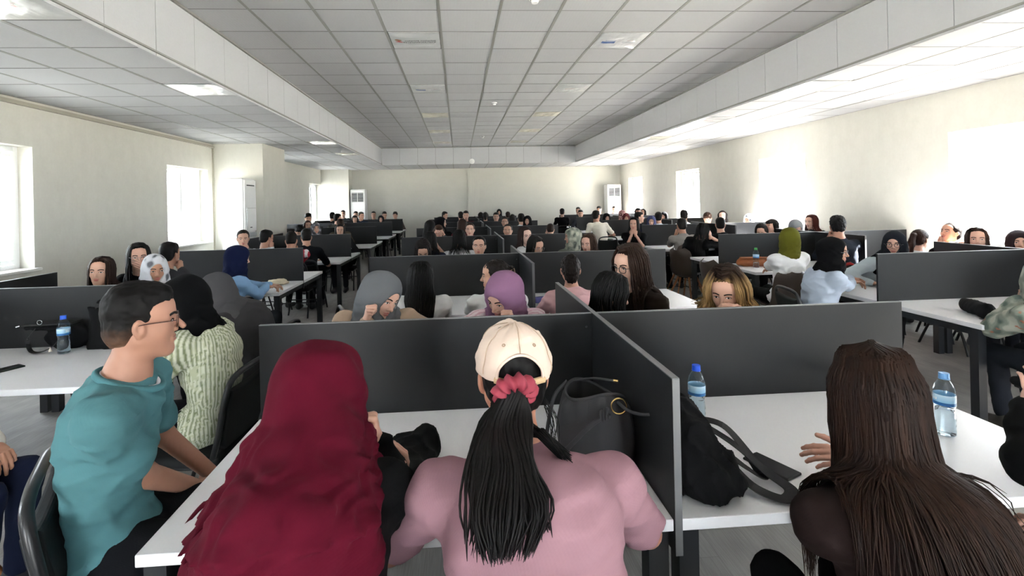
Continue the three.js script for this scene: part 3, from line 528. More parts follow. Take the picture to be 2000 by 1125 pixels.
function legs(cell) {
  if (legCache.has(cell)) return legCache.get(cell);
  const P = [ell([0, 0.53, -0.01], [0.175, 0.105, 0.13], 0.04)], Q = [];
  for (const s of [-1, 1]) { P.push(cone([s * 0.09, 0.53, 0.02], [s * 0.105, 0.53, 0.40], 0.086, 0.064, 0.04), cone([s * 0.105, 0.53, 0.40], [s * 0.105, 0.13, 0.36], 0.062, 0.05, 0.03)); Q.push(cone([s * 0.105, 0.055, 0.33], [s * 0.115, 0.04, 0.50], 0.045, 0.036, 0.02), cone([s * 0.105, 0.1, 0.345], [s * 0.105, 0.06, 0.36], 0.042, 0.045, 0.02)); }
  const post = (x, y, z, d) => d + 0.004 * noise3(x * 12, y * 16, z * 12);
  const out = [solid(P, cell, post, 0.015), solid(Q, cell * 0.7, (x, y, z, d) => Math.max(d, 0.004 - y), 0.01)]; legCache.set(cell, out); return out;
}
const LOD = { far: { body: 0.021, head: 0.0095, hand: 0.0065, hair: 0.0105, top: 0.021, leg: 0.026 }, mid: { body: 0.0145, head: 0.0062, hand: 0.0042, hair: 0.0075, top: 0.0135, leg: 0.022 }, near: { body: 0.0095, head: 0.0036, hand: 0.003, hair: 0.0048, top: 0.0095, leg: 0.016 } };
const HEADSCALE = 0.985;

/* person: label, head [x,y,z], look [yaw, pitch, roll] in degrees (yaw 0 looks along +z), hip [x, z], turn of the body in degrees, hands [left, right] */
function person(s) {
  const q = LOD[s.lod ?? 'mid'], male = !!s.male, o = thing('person', s.label, 'person', [s.hip[0], 0, s.hip[1]], 0, s.group);
  const at = (p) => V(p[0] - s.hip[0], p[1], p[2] - s.hip[1]);
  const H = at(s.head), E = new THREE.Euler(s.look[1] * D2R, s.look[0] * D2R, (s.look[2] ?? 0) * D2R, 'YXZ'), Q = new THREE.Quaternion().setFromEuler(E), hs = (s.headScale ?? (male ? 1.03 : 0.97)) * HEADSCALE;
  const inHead = (x, y, z) => V(x * hs, y * hs, z * hs).applyQuaternion(Q).add(H);
  const b = s.turn * D2R, fwd = V(Math.sin(b), 0, Math.cos(b)), left = V(Math.cos(b), 0, -Math.sin(b)), build = s.build ?? 1;
  const hipY = s.hipY ?? 0.53, P0 = V(0, hipY, 0), skullBase = inHead(0, -0.1, -0.03);
  const down = P0.clone().sub(skullBase).normalize(), N = skullBase.clone().addScaledVector(down, 0.065).addScaledVector(fwd, -0.012);
  const up = N.clone().sub(P0).normalize(), tl = left.clone(), tf = tl.clone().cross(up).normalize().multiplyScalar(1);
  if (tf.dot(fwd) < 0) tf.negate();
  const back = s.slump ?? 0.035, mid = P0.clone().lerp(N, 0.42).addScaledVector(tf, -back), C = P0.clone().lerp(N, 0.72).addScaledVector(tf, -back * 0.8), basis = [tl, up, tf];
  const sw = (s.shoulder ?? (male ? 0.185 : 0.16)) * (0.7 + 0.3 * build), S0 = N.clone().addScaledVector(up, -(s.shoulderDrop ?? 0.07));
  const sh = [S0.clone().addScaledVector(tl, sw), S0.clone().addScaledVector(tl, -sw)];
  if (s.shrug) { sh[0].y += s.shrug[0]; sh[1].y += s.shrug[1]; }
  const al = (male ? 1.04 : 0.96) * (s.arm ?? 1), arms = [];
  const hands = s.hands ?? ['table', 'table'];
  for (let i = 0; i < 2; i++) {
    const sg = i ? -1 : 1; let t = hands[i], w, dir = null, palm = null, pose = 'rest', hint = V(0, -0.9, 0).addScaledVector(tl, sg * 0.8).addScaledVector(fwd, -0.35);
    if (t === 'table') { w = V(0, 0.785, 0).addScaledVector(fwd, 0.36).addScaledVector(left, sg * 0.15); dir = fwd.clone().addScaledVector(left, -sg * 0.9).setY(-0.05); palm = V(0, -1, 0); }
    else if (t === 'lap') { w = V(0, 0.65, 0).addScaledVector(fwd, 0.27).addScaledVector(left, sg * 0.12); dir = fwd.clone().addScaledVector(left, -sg * 0.7).setY(-0.2); palm = V(0, -1, 0); }
    else if (t === 'chin') { w = inHead(sg * 0.035, -0.185, 0.075); dir = inHead(sg * 0.02, -0.1, 0.085).sub(w); palm = inHead(0, 0, -0.1).sub(H); pose = 'fist'; hint = V(0, -1, 0).addScaledVector(tl, sg * 0.5).addScaledVector(fwd, 0.3); }
    else if (t === 'cheek') { w = inHead(sg * 0.085, -0.15, 0.06); dir = inHead(sg * 0.07, -0.04, 0.06).sub(w); palm = inHead(-sg * 0.1, 0, 0.0).sub(H); pose = 'fist'; hint = V(0, -1, 0).addScaledVector(tl, sg * 0.5).addScaledVector(fwd, 0.3); }
    else if (t === 'temple') { w = inHead(sg * 0.095, -0.07, 0.06); dir = inHead(sg * 0.06, 0.05, 0.08).sub(w); palm = inHead(-sg * 0.1, 0, 0.0).sub(H); pose = 'rest'; hint = V(0, -1, 0).addScaledVector(tl, sg * 0.6).addScaledVector(fwd, 0.3); }
    else if (t === 'mouth') { w = inHead(sg * 0.075, -0.1, 0.1); dir = inHead(-sg * 0.03, -0.045, 0.125).sub(w); palm = inHead(0, 0, -0.1).sub(H); pose = 'rest'; hint = V(0, -1, 0).addScaledVector(tl, sg * 0.7); }
    else { w = at(t.at); if (t.dir) dir = V(...t.dir); if (t.palm) palm = V(...t.palm); if (t.pose) pose = t.pose; if (t.hint) hint = V(...t.hint); }
    const [e, wr] = bend(sh[i], w, 0.285 * al, 0.25 * al, hint); const fd = wr.clone().sub(e).normalize();
    dir = (dir ?? fd).clone().normalize(); palm = (palm ?? V(0, -1, 0)).clone(); palm.addScaledVector(dir, -palm.dot(dir)).normalize();
    arms.push({ s: sh[i], e, w: wr, dir, palm, pose, sg });
  }
  const sleeve = s.sleeve ?? 1, ar = (male ? 1.08 : 0.95) * (0.6 + 0.4 * build);
  // skin: head, neck, chest core, arms and hands as one surface
  const skinP = [cone(inHead(0, -0.06, -0.022), N, (male ? 0.055 : 0.048) * hs, (male ? 0.06 : 0.052), 0.03), ell(C, [0.125 * build, 0.12, 0.085 * build], 0.05, false, basis), cone(N, S0, 0.055, 0.06, 0.04)];
  const clothP = [ell(P0.clone().addScaledVector(fwd, -0.01), [0.178 * build, 0.115, 0.135 * build], 0.05, false, [left, V(0, 1, 0), fwd]), ell(mid, [0.148 * build, 0.16, 0.112 * build], 0.08, false, basis), ell(C, [0.165 * build, 0.155, 0.122 * build], 0.08, false, basis)];
  clothP.push(cone(S0, N.clone().addScaledVector(up, -(s.neckline ?? 0.012)), 0.085, male ? 0.066 : 0.06, 0.05));
  if (!male) for (const sg of [-1, 1]) clothP.push(ell(C.clone().addScaledVector(tf, 0.085).addScaledVector(tl, sg * 0.07).addScaledVector(up, -0.01), [0.06, 0.065, 0.055], 0.04));
  for (const a of arms) {
    const r1 = 0.046 * ar, r2 = 0.037 * ar, r3 = 0.034 * ar, r4 = 0.024 * ar;
    skinP.push(cone(S0, a.s, 0.05, 0.046 * ar, 0.03), cone(a.s, a.e, r1, r2, 0.02), cone(a.e, a.w, r3 * 1.05, r4, 0.015));
    const ease = s.loose ?? 0.014;
    clothP.push(cone(S0.clone().addScaledVector(tl, a.sg * 0.05), a.s, 0.068, 0.058 * ar + ease * 0.5, 0.05));
    const u = Math.min(1, sleeve * 2); clothP.push(cone(a.s, a.s.clone().lerp(a.e, u), r1 + ease, (r1 + (r2 - r1) * u) + ease * 1.15, 0.035));
    if (sleeve > 0.5) clothP.push(cone(a.e, a.e.clone().lerp(a.w, (sleeve - 0.5) * 2 * 0.97), r3 + ease, r4 + ease * 0.9, 0.02));
  }
  const list = [headGeometry(s.kind ?? male, q.head).clone().applyMatrix4(new THREE.Matrix4().compose(H, Q, V(hs, hs, hs))), solid(skinP, q.body, null, 0.01)];
  for (const a of arms) {
    const x = a.dir.clone().cross(a.palm).normalize(); // +x of the right hand frame
    const m = new THREE.Matrix4().makeBasis(x, a.dir, a.palm), g = handGeometry(a.pose, q.hand).clone();
    const k = (male ? 1.02 : 0.93) * (s.handScale ?? 1);
    if (a.sg > 0) { g.scale(-k, k, k); const ix = g.index.array; for (let i = 0; i < ix.length; i += 3) { const t = ix[i]; ix[i] = ix[i + 1]; ix[i + 1] = t; } g.computeVertexNormals(); } else g.scale(k, k, k);
    list.push(g.applyMatrix4(m.setPosition(a.w.clone())));
  }
  part('body', join(list), skinMat(s.skin ?? 0xc99a80), o);
  const headNode = (m) => { m.position.copy(H); m.quaternion.copy(Q); m.scale.setScalar(hs); return m; };
  if (!s.noFace) {
    const F = features(s.kind ?? male);
    headNode(part('eyes', F.eyes, FM.eyes, o)); headNode(part('irises', F.iris, FM.iris, o)); headNode(part('eyebrows', F.brow, hairMat(s.brow ?? 0x1a120e), o)); headNode(part('lips', F.lip, lipMat(s.lips ?? (male ? 0xa86a5c : 0xb4605c)), o));
  }
  const flowing = { long: 0.3, mid: 0.19, xlong: 0.43, curly: 0.34 }[s.hair];
  if (flowing && s.lod !== 'far') {
    const cap = capGeometry(q.hair);
    const field = [...clothP, cone(inHead(0, -0.06, -0.02), N, 0.06, 0.075, 0.03)], list = [], n = s.locks ?? (s.lod === 'near' ? 330 : 170), L = s.hairLength ?? flowing, inv = new THREE.Matrix4().compose(H, Q, V(hs, hs, hs)).invert(), curl = s.hair === 'curly' ? 0.018 : s.wave ?? 0.0035, axis = inHead(0, -0.05, -0.06);
    for (let i = 0; i < n; i++) {
      const sd = i % 2 ? 1 : -1, pa = s.partAngle ?? 42, f = pa + rnd() * (182 - pa), a = f * D2R * sd, vol = s.volume ?? 0, lift = rnd() * (0.006 + vol), pts = [];
      const g0 = (f - pa) / (182 - pa), zr = 0.066 - 0.14 * g0; pts.push(inHead(-sd * 0.006 * rnd() + (s.part ?? 0), 0.126 - 0.9 * (zr + 0.012) ** 2 * 4 + lift, zr), inHead(Math.sin(a) * 0.06, 0.109 + lift, Math.cos(a) * 0.08 - 0.02), inHead(Math.sin(a) * (0.087 + lift), 0.045, Math.cos(a) * (0.109 + lift) - 0.02), inHead(Math.sin(a) * (0.09 + lift), -0.03, Math.cos(a) * (0.104 + lift) - 0.022));
      let p = pts[3].clone(); const len = L * (0.55 + 0.45 * Math.sqrt(rnd())), gather = s.gather ?? 0.05, ph = rnd() * 6, side = V(rnd() - 0.5, 0, rnd() - 0.5), flow = s.flow ? V(...s.flow) : V(0, 0, 0);
      const st = s.hair === 'curly' ? 0.02 : 0.045; for (let d = 0; d < len; d += st) {
        p = p.clone().add(V(0, -st, 0)).addScaledVector(side, st * 0.13).addScaledVector(flow, st); const gx = (axis.x - p.x) * gather * st * 22, gz = (axis.z - p.z) * gather * 0.6 * st * 22; if (d > 0.06) { p.x += gx; p.z += gz; } if (curl > 0.004) p.add(V(Math.cos(ph + d * 48) * curl, 0, Math.sin(ph + d * 48) * curl)); else p.add(V(Math.cos(ph + d * 18) * curl, 0, Math.sin(ph + d * 18) * curl));
        for (let k = 0; k < 3; k++) { const v = evalPrims(field, p.x, p.y, p.z), gap = 0.012 + lift * (vol ? 1 : 2); if (v >= gap) break; const e = 0.004, g = V(evalPrims(field, p.x + e, p.y, p.z) - v, evalPrims(field, p.x, p.y + e, p.z) - v, evalPrims(field, p.x, p.y, p.z + e) - v); if (g.lengthSq() < 1e-12) break; p.addScaledVector(g.normalize(), gap - v); }
        pts.push(p);
      }
      pts.k = 0.7 + 0.6 * rnd(); list.push(pts);
    }
    const lk = strands(list, s.lockR ?? (s.lod === 'near' ? 0.0052 : 0.0066), 0.0012, 4, s.hair === 'curly' ? 34 : 13), hm = s.paintHair ? paintedHair : hairMat(s.hairColor ?? 0x17120f), toHead = (f) => (x, y, z, i) => { const v = V(x, y, z).applyMatrix4(inv); return f(v.x, v.y, v.z, i); };
    const hairNode = headNode(part('hair', s.paintHair ? paint(cap.clone(), s.paintHair) : cap, hm, o));
    part('hair_locks', (s.paintHair ? paint(lk, toHead(s.paintHair)) : lk), hm, o).userData.kind = 'stuff';
  } else if (s.hair) { const hg = hairGeometry(s.hair, q.hair); headNode(part('hair', s.paintHair ? paint(hg.clone(), s.paintHair) : hg, s.paintHair ? paintedHair : hairMat(s.hairColor ?? 0x17120f), o)); }
  if (s.glasses) headNode(glasses(o, s.glasses));
  // top
  const hem = s.hem ?? hipY - 0.08, fold = s.fold ?? 0.006;
  const clothPost = (x, y, z, d) => Math.max(d + fold * (noise3(x * 5 + s.head[0], y * 10, z * 5) + 0.55 * noise3(x * 11, y * 20 + s.head[2], z * 11) - 1.1 * ((1 - Math.abs(noise3(x * 4 + y * 3, y * 8 - x * 2, z * 4 + s.head[2]))) ** 3 - 0.35)), hem - y);
  if (!s.noTop) { const g = solid(clothP, q.top, clothPost, 0.016); part(s.topName ?? 'shirt', s.paintTop ? paint(g, s.paintTop({ P0, N, tl, tf, up })) : g, s.paintTop ? paintedMat : clothMat(s.top ?? 0x222226), o); }
  const [lg, fg] = legs(q.leg), t = part('trousers', lg, clothMat(s.bottom ?? 0x1c1d22), o); t.rotation.y = b; t.position.y = hipY - 0.53;
  const f2 = part('shoes', fg, mat(s.shoe ?? 0x2a2a2c, 0.6), o); f2.rotation.y = b;
  if (s.scarf !== undefined) {
    const h = (x, y, z) => inHead(x, y, z), hb = [V(1, 0, 0).applyQuaternion(Q), V(0, 1, 0).applyQuaternion(Q), V(0, 0, 1).applyQuaternion(Q)];
    const W = s.scarfWide ?? 1, S = [ell(h(0, 0.042, -0.022), [0.095 * hs * W, 0.097 * hs, 0.119 * hs * W], 0.03, false, hb), ell(h(0, -0.03, -0.012), [0.096 * hs * W, 0.085 * hs, 0.098 * hs], 0.05, false, hb), ell(h(0, -0.115, -0.002), [0.088 * hs, 0.06 * hs, 0.086 * hs], 0.05, false, hb), ell(h(0, 0.0, -0.085), [0.07 * hs * W, 0.075 * hs, 0.06 * hs * W], 0.04, false, hb),
      cone(h(0, -0.09, -0.022), N.clone().addScaledVector(tf, 0.008), 0.088, 0.1, 0.06), ell(S0.clone().addScaledVector(tf, 0.015).addScaledVector(up, -0.01), [0.16 * (s.drape ?? 1), 0.075 + 0.035 * (s.drape ?? 1), 0.13], 0.06, false, basis), ell(C.clone().addScaledVector(tf, 0.055).addScaledVector(up, 0.03), [0.11 * (s.drape ?? 1), 0.12, 0.095], 0.06, false, basis)];
    if (s.scarfTail) for (const [a, c, r, r2, k] of s.scarfTail) S.push(cone(at(a), at(c), r, r2, k ?? 0.03));
    S.push(ell(h(0, -0.012, 0.108), [0.054 * hs, 0.079 * hs, 0.07 * hs], 0.014, true, hb));
    const fa = s.scarfFold ?? 0.0055;
    const sd = s.head[0] * 3 + s.head[2], big = s.scarfBig ?? 1, yn = N.y;
    const post = (x, y, z, d) => {
      if (d > 0.05) return d;
      const dx = x - H.x, dz = z - H.z, th = Math.atan2(dx, dz), low = clamp((yn + 0.02 - y) * 9, 0, 1), cowl = clamp(1 - Math.abs(y - yn - 0.01) * 9, 0, 1), k = clamp((H.y + 0.07 - y) * 7, 0, 1);
      const r1 = (1 - Math.abs(noise3(th * 0.9, (y + 0.3 * Math.abs(dx)) * 15, sd))) ** 3, r2 = (1 - Math.abs(noise3(th * 1.7 + y * 2.4, y * 2.0, sd + 5))) ** 2.4;
      return d + fa * 0.8 * noise3(x * 8 + sd, y * 10, z * 8) - fa * big * (1.5 * cowl * (r1 - 0.35) + 1.7 * low * (r2 - 0.35)) + 0.5 * fa * k * (1 - low) * Math.sin((y - 0.55 * Math.abs(dx)) * 95 + 5 * noise3(x * 7, y * 7, z * 7));
    };
    const g = solid(S, q.hair * (s.lod === 'near' ? 1.5 : 1.2), post, 0.016 + 3 * (s.scarfFold ?? 0.0055) * (s.scarfBig ?? 1) * 0.6); part('headscarf', s.paintScarf ? paint(g, s.paintScarf(at)) : g, s.paintScarf ? paintedMat : clothMat(s.scarf, 0.95), o);
    if (s.bonnet !== undefined) { const bn = solid([ell([0, 0.04, -0.012], [0.079, 0.082, 0.099], 0.02), ell([0, -0.018, 0.108], [0.054, 0.078, 0.066], 0.01, true), ell([0, -0.16, 0], [0.2, 0.09, 0.2], 0.02, true)], q.hair, null, 0.01); headNode(part('undercap', bn, clothMat(s.bonnet), o)); }
  }
  if (s.extra) s.extra({ o, H, Q, hs, inHead, at, N, C, S0, up, tl, tf, fwd, left, arms, P0, headNode, basis, q, sh, mid });
  return o;
}
const paintedHair = new THREE.MeshPhysicalMaterial({ color: 0xffffff, roughness: 0.58, specularIntensity: 0.3, vertexColors: true });
// ------------------------------------------------------------------ chairs
const chairParts = (() => {
  const pad = rbox(0.45, 0.06, 0.42, 0.028, 0, 0.415, 0.0, 4);
  const bp = [], shape = new THREE.Shape(); // back pad outline, slightly narrower below
  shape.moveTo(-0.15, 0); shape.bezierCurveTo(-0.2, 0.05, -0.2, 0.24, -0.185, 0.29); shape.bezierCurveTo(-0.15, 0.275, 0.15, 0.275, 0.185, 0.29); shape.bezierCurveTo(0.2, 0.24, 0.2, 0.05, 0.15, 0); shape.closePath();
  const back = new THREE.ExtrudeGeometry(shape, { depth: 0.018, bevelEnabled: true, bevelSize: 0.012, bevelThickness: 0.012, bevelSegments: 3, curveSegments: 10 }).rotateX(-0.2).translate(0, 0.47, -0.205);
  const frame = []; const bx = (y) => -0.19 - (y - 0.45) * 0.2;
  frame.push(tube([[-0.205, 0.42, -0.17], [-0.215, 0.55, bx(0.55)], [-0.215, 0.7, bx(0.7)], [-0.19, 0.8, bx(0.8)], [-0.12, 0.83, bx(0.83)], [0, 0.835, bx(0.835)], [0.12, 0.83, bx(0.83)], [0.19, 0.8, bx(0.8)], [0.215, 0.7, bx(0.7)], [0.215, 0.55, bx(0.55)], [0.205, 0.42, -0.17]], 0.0155, 60, 8));
  const legs = [];
  for (const s of [-1, 1]) { legs.push(tube([[s * 0.2, 0.4, -0.1], [s * 0.215, 0.2, -0.2], [s * 0.225, 0.0, -0.29]], 0.0125, 12, 8)); legs.push(tube([[s * 0.2, 0.4, 0.06], [s * 0.212, 0.2, 0.17], [s * 0.222, 0.0, 0.24]], 0.0125, 12, 8)); }
  const rails = [tube([[-0.2, 0.385, -0.17], [-0.2, 0.385, 0.18]], 0.011, 4, 8), tube([[0.2, 0.385, -0.17], [0.2, 0.385, 0.18]], 0.011, 4, 8), tube([[-0.2, 0.385, 0.15], [0.2, 0.385, 0.15]], 0.011, 4, 8), tube([[-0.21, 0.22, -0.195], [0.21, 0.22, -0.195]], 0.009, 4, 8)];
  return { pad, back, frame: merge(frame), legs, rails };
})();
function blackChair(label, x, z, turn, group, k = 1) {
  const o = thing('stacking_chair', label, 'chair', [x, 0, z], turn, group), c = chairParts; o.scale.setScalar(k);
  part('seat', c.pad, M.chairPad, o); part('backrest', c.back, M.chairPad, o); part('back_frame', c.frame, M.chairTube, o); for (const r of c.rails) part('rail', r, M.chairTube, o);
  for (const l of c.legs) part('leg', l, M.chairTube, o);
  return o;
}
const shellParts = (() => {
  const prof = new THREE.CatmullRomCurve3([V(0, 0.425, 0.23), V(0, 0.415, 0.12), V(0, 0.395, -0.02), V(0, 0.4, -0.13), V(0, 0.47, -0.2), V(0, 0.62, -0.235), V(0, 0.84, -0.285)]);
  const nu = 20, nv = 28, pos = [], idx = [];
  const pt = (u, v) => { const p = prof.getPoint(v), s = u * 2 - 1, w = 0.235 * (v < 0.5 ? 0.92 + 0.1 * v : 0.97 - 0.5 * (v - 0.5) ** 1.6) * (v > 0.94 ? 1 - 0.5 * ((v - 0.94) / 0.06) ** 2 : v < 0.05 ? 0.9 + v * 2 : 1); const rise = Math.abs(s) ** 2.6; return V(s * w, p.y + rise * 0.06 * (v < 0.6 ? 1 : 1.6 - v), p.z + rise * 0.09 * clamp((v - 0.3) * 2, 0, 1)); };
  const e = 0.004;
  for (const side of [0, 1]) for (let j = 0; j <= nv; j++) for (let i = 0; i <= nu; i++) { const u = i / nu, v = j / nv, p = pt(u, v), a = pt(Math.min(1, u + 0.01), v).sub(pt(Math.max(0, u - 0.01), v)), b = pt(u, Math.min(1, v + 0.01)).sub(pt(u, Math.max(0, v - 0.01))), n = a.cross(b).normalize(); p.addScaledVector(n, side ? -e : e); pos.push(p.x, p.y, p.z); }
  const K = (nu + 1) * (nv + 1), at = (s, i, j) => s * K + j * (nu + 1) + i;
  for (const s of [0, 1]) for (let j = 0; j < nv; j++) for (let i = 0; i < nu; i++) { const a = at(s, i, j), b = at(s, i + 1, j), c = at(s, i + 1, j + 1), d = at(s, i, j + 1); s ? idx.push(a, c, b, a, d, c) : idx.push(a, b, c, a, c, d); }
  const edge = (i0, j0, i1, j1) => { const a = at(0, i0, j0), b = at(0, i1, j1), c = at(1, i1, j1), d = at(1, i0, j0); idx.push(a, c, b, a, d, c); };
  for (let i = 0; i < nu; i++) { edge(i, 0, i + 1, 0); edge(i + 1, nv, i, nv); } for (let j = 0; j < nv; j++) { edge(0, j + 1, 0, j); edge(nu, j, nu, j + 1); }
  const g = new THREE.BufferGeometry(); g.setAttribute('position', new THREE.Float32BufferAttribute(pos, 3)); g.setAttribute('uv', new THREE.Float32BufferAttribute(new Float32Array(pos.length / 3 * 2), 2)); g.setIndex(idx); g.computeVertexNormals();
  const legs = [[-1, -1], [1, -1], [-1, 1], [1, 1]].map(([a, b]) => { const l = new THREE.CylinderGeometry(0.019, 0.011, 0.41, 12); l.translate(0, -0.205, 0); const q = new THREE.Quaternion().setFromUnitVectors(V(0, -1, 0), V(a * 0.13, -0.39, b * 0.13).normalize()); return l.applyQuaternion(q).translate(a * 0.095, 0.392, b * 0.095); });
  const brace = merge([tube([[-0.15, 0.22, -0.15], [0.15, 0.22, 0.15]], 0.005, 4, 6), tube([[0.15, 0.22, -0.15], [-0.15, 0.22, 0.15]], 0.005, 4, 6), box(0.22, 0.012, 0.22, 0, 0.385, 0)]);
  return { g, legs, brace };
})();
function shellChair(label, x, z, turn, group, m = M.shell) {
  const o = thing('shell_chair', label, 'chair', [x, 0, z], turn, group), c = shellParts;
  part('shell', c.g, m, o); part('brace', c.brace, M.black, o); for (const l of c.legs) part('leg', l, M.wood, o, 'tapered wooden leg');
  return o;
}
function seated(s) { person(s); if (s.chair === 'none') return; (s.chair === 'shell' ? shellChair : blackChair)(`${s.chair === 'shell' ? 'brown shell' : 'black padded'} chair under ${s.label}`, s.hip[0], s.hip[1], s.turn * D2R, undefined, s.chair === 'shell' ? undefined : s.chairScale); }
// ------------------------------------------------------------------ people at the desks
const lin = (h) => { const c = new THREE.Color(h); return [c.r, c.g, c.b]; };
const mixc = (a, b, t) => a.map((v, i) => v + (b[i] - v) * clamp(t, 0, 1));
const round = (c) => (x, y, z) => { const t = clamp((y - c.P0.y) / (c.N.y - c.P0.y), 0, 1), dx = x - c.P0.x - (c.N.x - c.P0.x) * t, dz = z - c.P0.z - (c.N.z - c.P0.z) * t; return Math.atan2(dx * c.tl.x + dz * c.tl.z, dx * c.tf.x + dz * c.tf.z + 0.02); };
const stripes = (c) => { const r = round(c), a = lin(0xb9bea0), b = lin(0x7e8766), w = lin(0xd3d6c4); return (x, y, z) => { const p = Math.sin(r(x, y, z) * 62 + 0.8 * noise3(x * 5, y * 6, z * 5)); return p > 0.35 ? b : p > -0.2 ? a : w; }; };
const pinkStripes = (c) => { const r = round(c), a = lin(0xe6d3d8), b = lin(0xcfa3b0); return (x, y, z) => Math.sin(r(x, y, z) * 60) > 0.35 ? b : a; };
const jersey = () => { const r = lin(0xb02436), w = lin(0xe4e2e2), k = lin(0x1a1a1e); return (x, y, z) => y > 0.92 ? (Math.sin(x * 75) > 0.1 ? r : w) : noise3(x * 7, y * 7, z * 7) > 0.35 ? k : Math.abs(x) > 0.14 ? r : w; };
const floral = () => { const a = lin(0xd3d5db), b = lin(0x54565e), c = lin(0xa8abb4); return (x, y, z) => { const n = noise3(x * 13, y * 9, z * 13); return mixc(mixc(a, c, (n - 0.2) * 3), b, (n - 0.5) * 6); }; };
const greyPrint = () => { const a = lin(0x57565d), b = lin(0x9b9aa2), c = lin(0x2b2a30); return (x, y, z) => { const n = Math.sin((x + y) * 60) + noise3(x * 12, y * 12, z * 12); return n > 0.7 ? b : n < -0.8 ? c : a; }; };
const rosePrint = () => { const a = lin(0x9b6a68), b = lin(0xc9a8a0), c = lin(0x4a2428); return (x, y, z) => { const n = noise3(x * 22, y * 22, z * 22); return n > 0.3 ? b : n < -0.25 ? c : a; }; };
const camo = () => { const a = lin(0x858a7e), b = lin(0x626a62), c = lin(0xaaa999), d = lin(0x4a504a); return (x, y, z) => { const n = noise3(x * 13, y * 9, z * 13), m = noise3(x * 9 + 5, y * 14, z * 9); return mixc(mixc(a, c, (n - 0.15) * 4), m > 0 ? b : d, (-0.2 - n) * 3); }; };
const floralJacket = () => { const a = lin(0x8d9689), b = lin(0xb9bcae), c = lin(0x5c6a62), d = lin(0xb06a52); return (x, y, z) => { const n = noise3(x * 10, y * 10, z * 10), m = noise3(x * 14 + 9, y * 14, z * 14); return m > 0.82 ? d : mixc(mixc(a, b, (n - 0.1) * 4), c, (-0.25 - n) * 4); }; };
const blondRoots = (x, y, z) => mixc(lin(0xa58559), lin(0x2f1f15), (y - 0.07 + 0.025 * noise3(x * 40, y * 12, z * 40)) * 22).map((v) => v * (0.8 + 0.35 * noise3(x * 60, y * 14, z * 60)));
const clawClip = ({ o, headNode }) => { const g = merge([0, 1, 2, 3, 4].map((i) => tube([[0.03, 0.055 - i * 0.016, -0.15], [0.046, 0.05 - i * 0.016, -0.135], [0.044, 0.04 - i * 0.016, -0.11]], 0.0032, 8, 5)).concat([tube([[0.034, 0.06, -0.152], [0.038, 0.02, -0.158], [0.034, -0.02, -0.15]], 0.005, 8, 6)])); headNode(part('hair_claw', g, mat(0x7a5a3c, 0.3), o, 'brown claw clip')); };
const blazer = ({ o, C, tf, up, tl, N }) => { const list = []; for (const s of [-1, 1]) { const a = N.clone().addScaledVector(tl, s * 0.09).addScaledVector(up, -0.03).addScaledVector(tf, 0.05), b = C.clone().addScaledVector(tf, 0.145).addScaledVector(tl, s * 0.06), c = C.clone().addScaledVector(tf, 0.14).addScaledVector(up, -0.16).addScaledVector(tl, s * 0.03); list.push(tube([a, a.clone().lerp(b, 0.55).addScaledVector(tf, 0.035), b, c], 0.012, 16, 6)); } part('lapels', merge(list), clothMat(0x9aa7ba), o); part('tie', tube([C.clone().addScaledVector(tf, 0.135).addScaledVector(up, 0.05), C.clone().addScaledVector(tf, 0.155), C.clone().addScaledVector(tf, 0.15).addScaledVector(up, -0.18)], 0.016, 12, 6), M.blackCloth, o, 'black scarf end hanging like a tie'); };
seated({ label: 'person in striped shirt and black headscarf beside the shaded desk', head: [-1.494, 1.183, -2.72], look: [-76.4, 25], hip: [-1.4, -2.72], turn: -95, lod: 'near', scarf: 0x0b0b0d, drape: 1.5, noFace: false, paintTop: stripes, sleeve: 0.95, build: 1.12, loose: 0.03, hem: 0.4, bottom: 0x17171b, hands: ['table', 'table'], slump: 0.07 });
seated({ label: 'person bent forward in charcoal headscarf and tunic beside shaded desk', head: [-1.702, 1.09, -3.5], look: [-84.2, 30], hip: [-1.5, -3.6], turn: -95, lod: 'near', scarf: 0x4b4a4c, drape: 1.55, top: 0x3d3c3e, build: 1.15, loose: 0.03, slump: 0.1, bottom: 0x202024, hem: 0.42 });
seated({ label: 'person with long brown hair smiling above first shaded partition', head: [-3.016, 1.163, -4.3], look: [12.9, 0, -3], hip: [-3.016, -4.54], turn: 0, lod: 'mid', hair: 'long', hairColor: 0x2c1d16, top: 0x4a4a48, skin: 0xd6a68c });
seated({ label: 'person with black wavy hair and glasses covering the mouth', head: [-2.91, 1.249, -4.62], look: [35.1, 4], hip: [-2.91, -4.8], turn: 0, lod: 'mid', hair: 'long', hairColor: 0x100d0c, top: 0x121214, sleeve: 0.35, glasses: M.steel, hands: ['mouth', 'table'], skin: 0xd0a08a });
seated({ label: 'person in white floral headscarf peering over bent heads', head: [-2.518, 1.179, -4.2], look: [42.8, 8], hip: [-2.518, -4.5], turn: 0, lod: 'mid', paintScarf: floral, scarf: 0xd5d7dd, top: 0xb8bcc2, skin: 0xc08a6c });
seated({ label: 'person with short black hair resting chin on fist by window', head: [-3.054, 1.193, -5.35], look: [169.6, 5], hip: [-3.054, -5.2], turn: 170, lod: 'mid', male: true, hair: 'short', hairColor: 0x120f0e, top: 0x3b3b3e, hands: ['table', 'cheek'], skin: 0xb98568 });
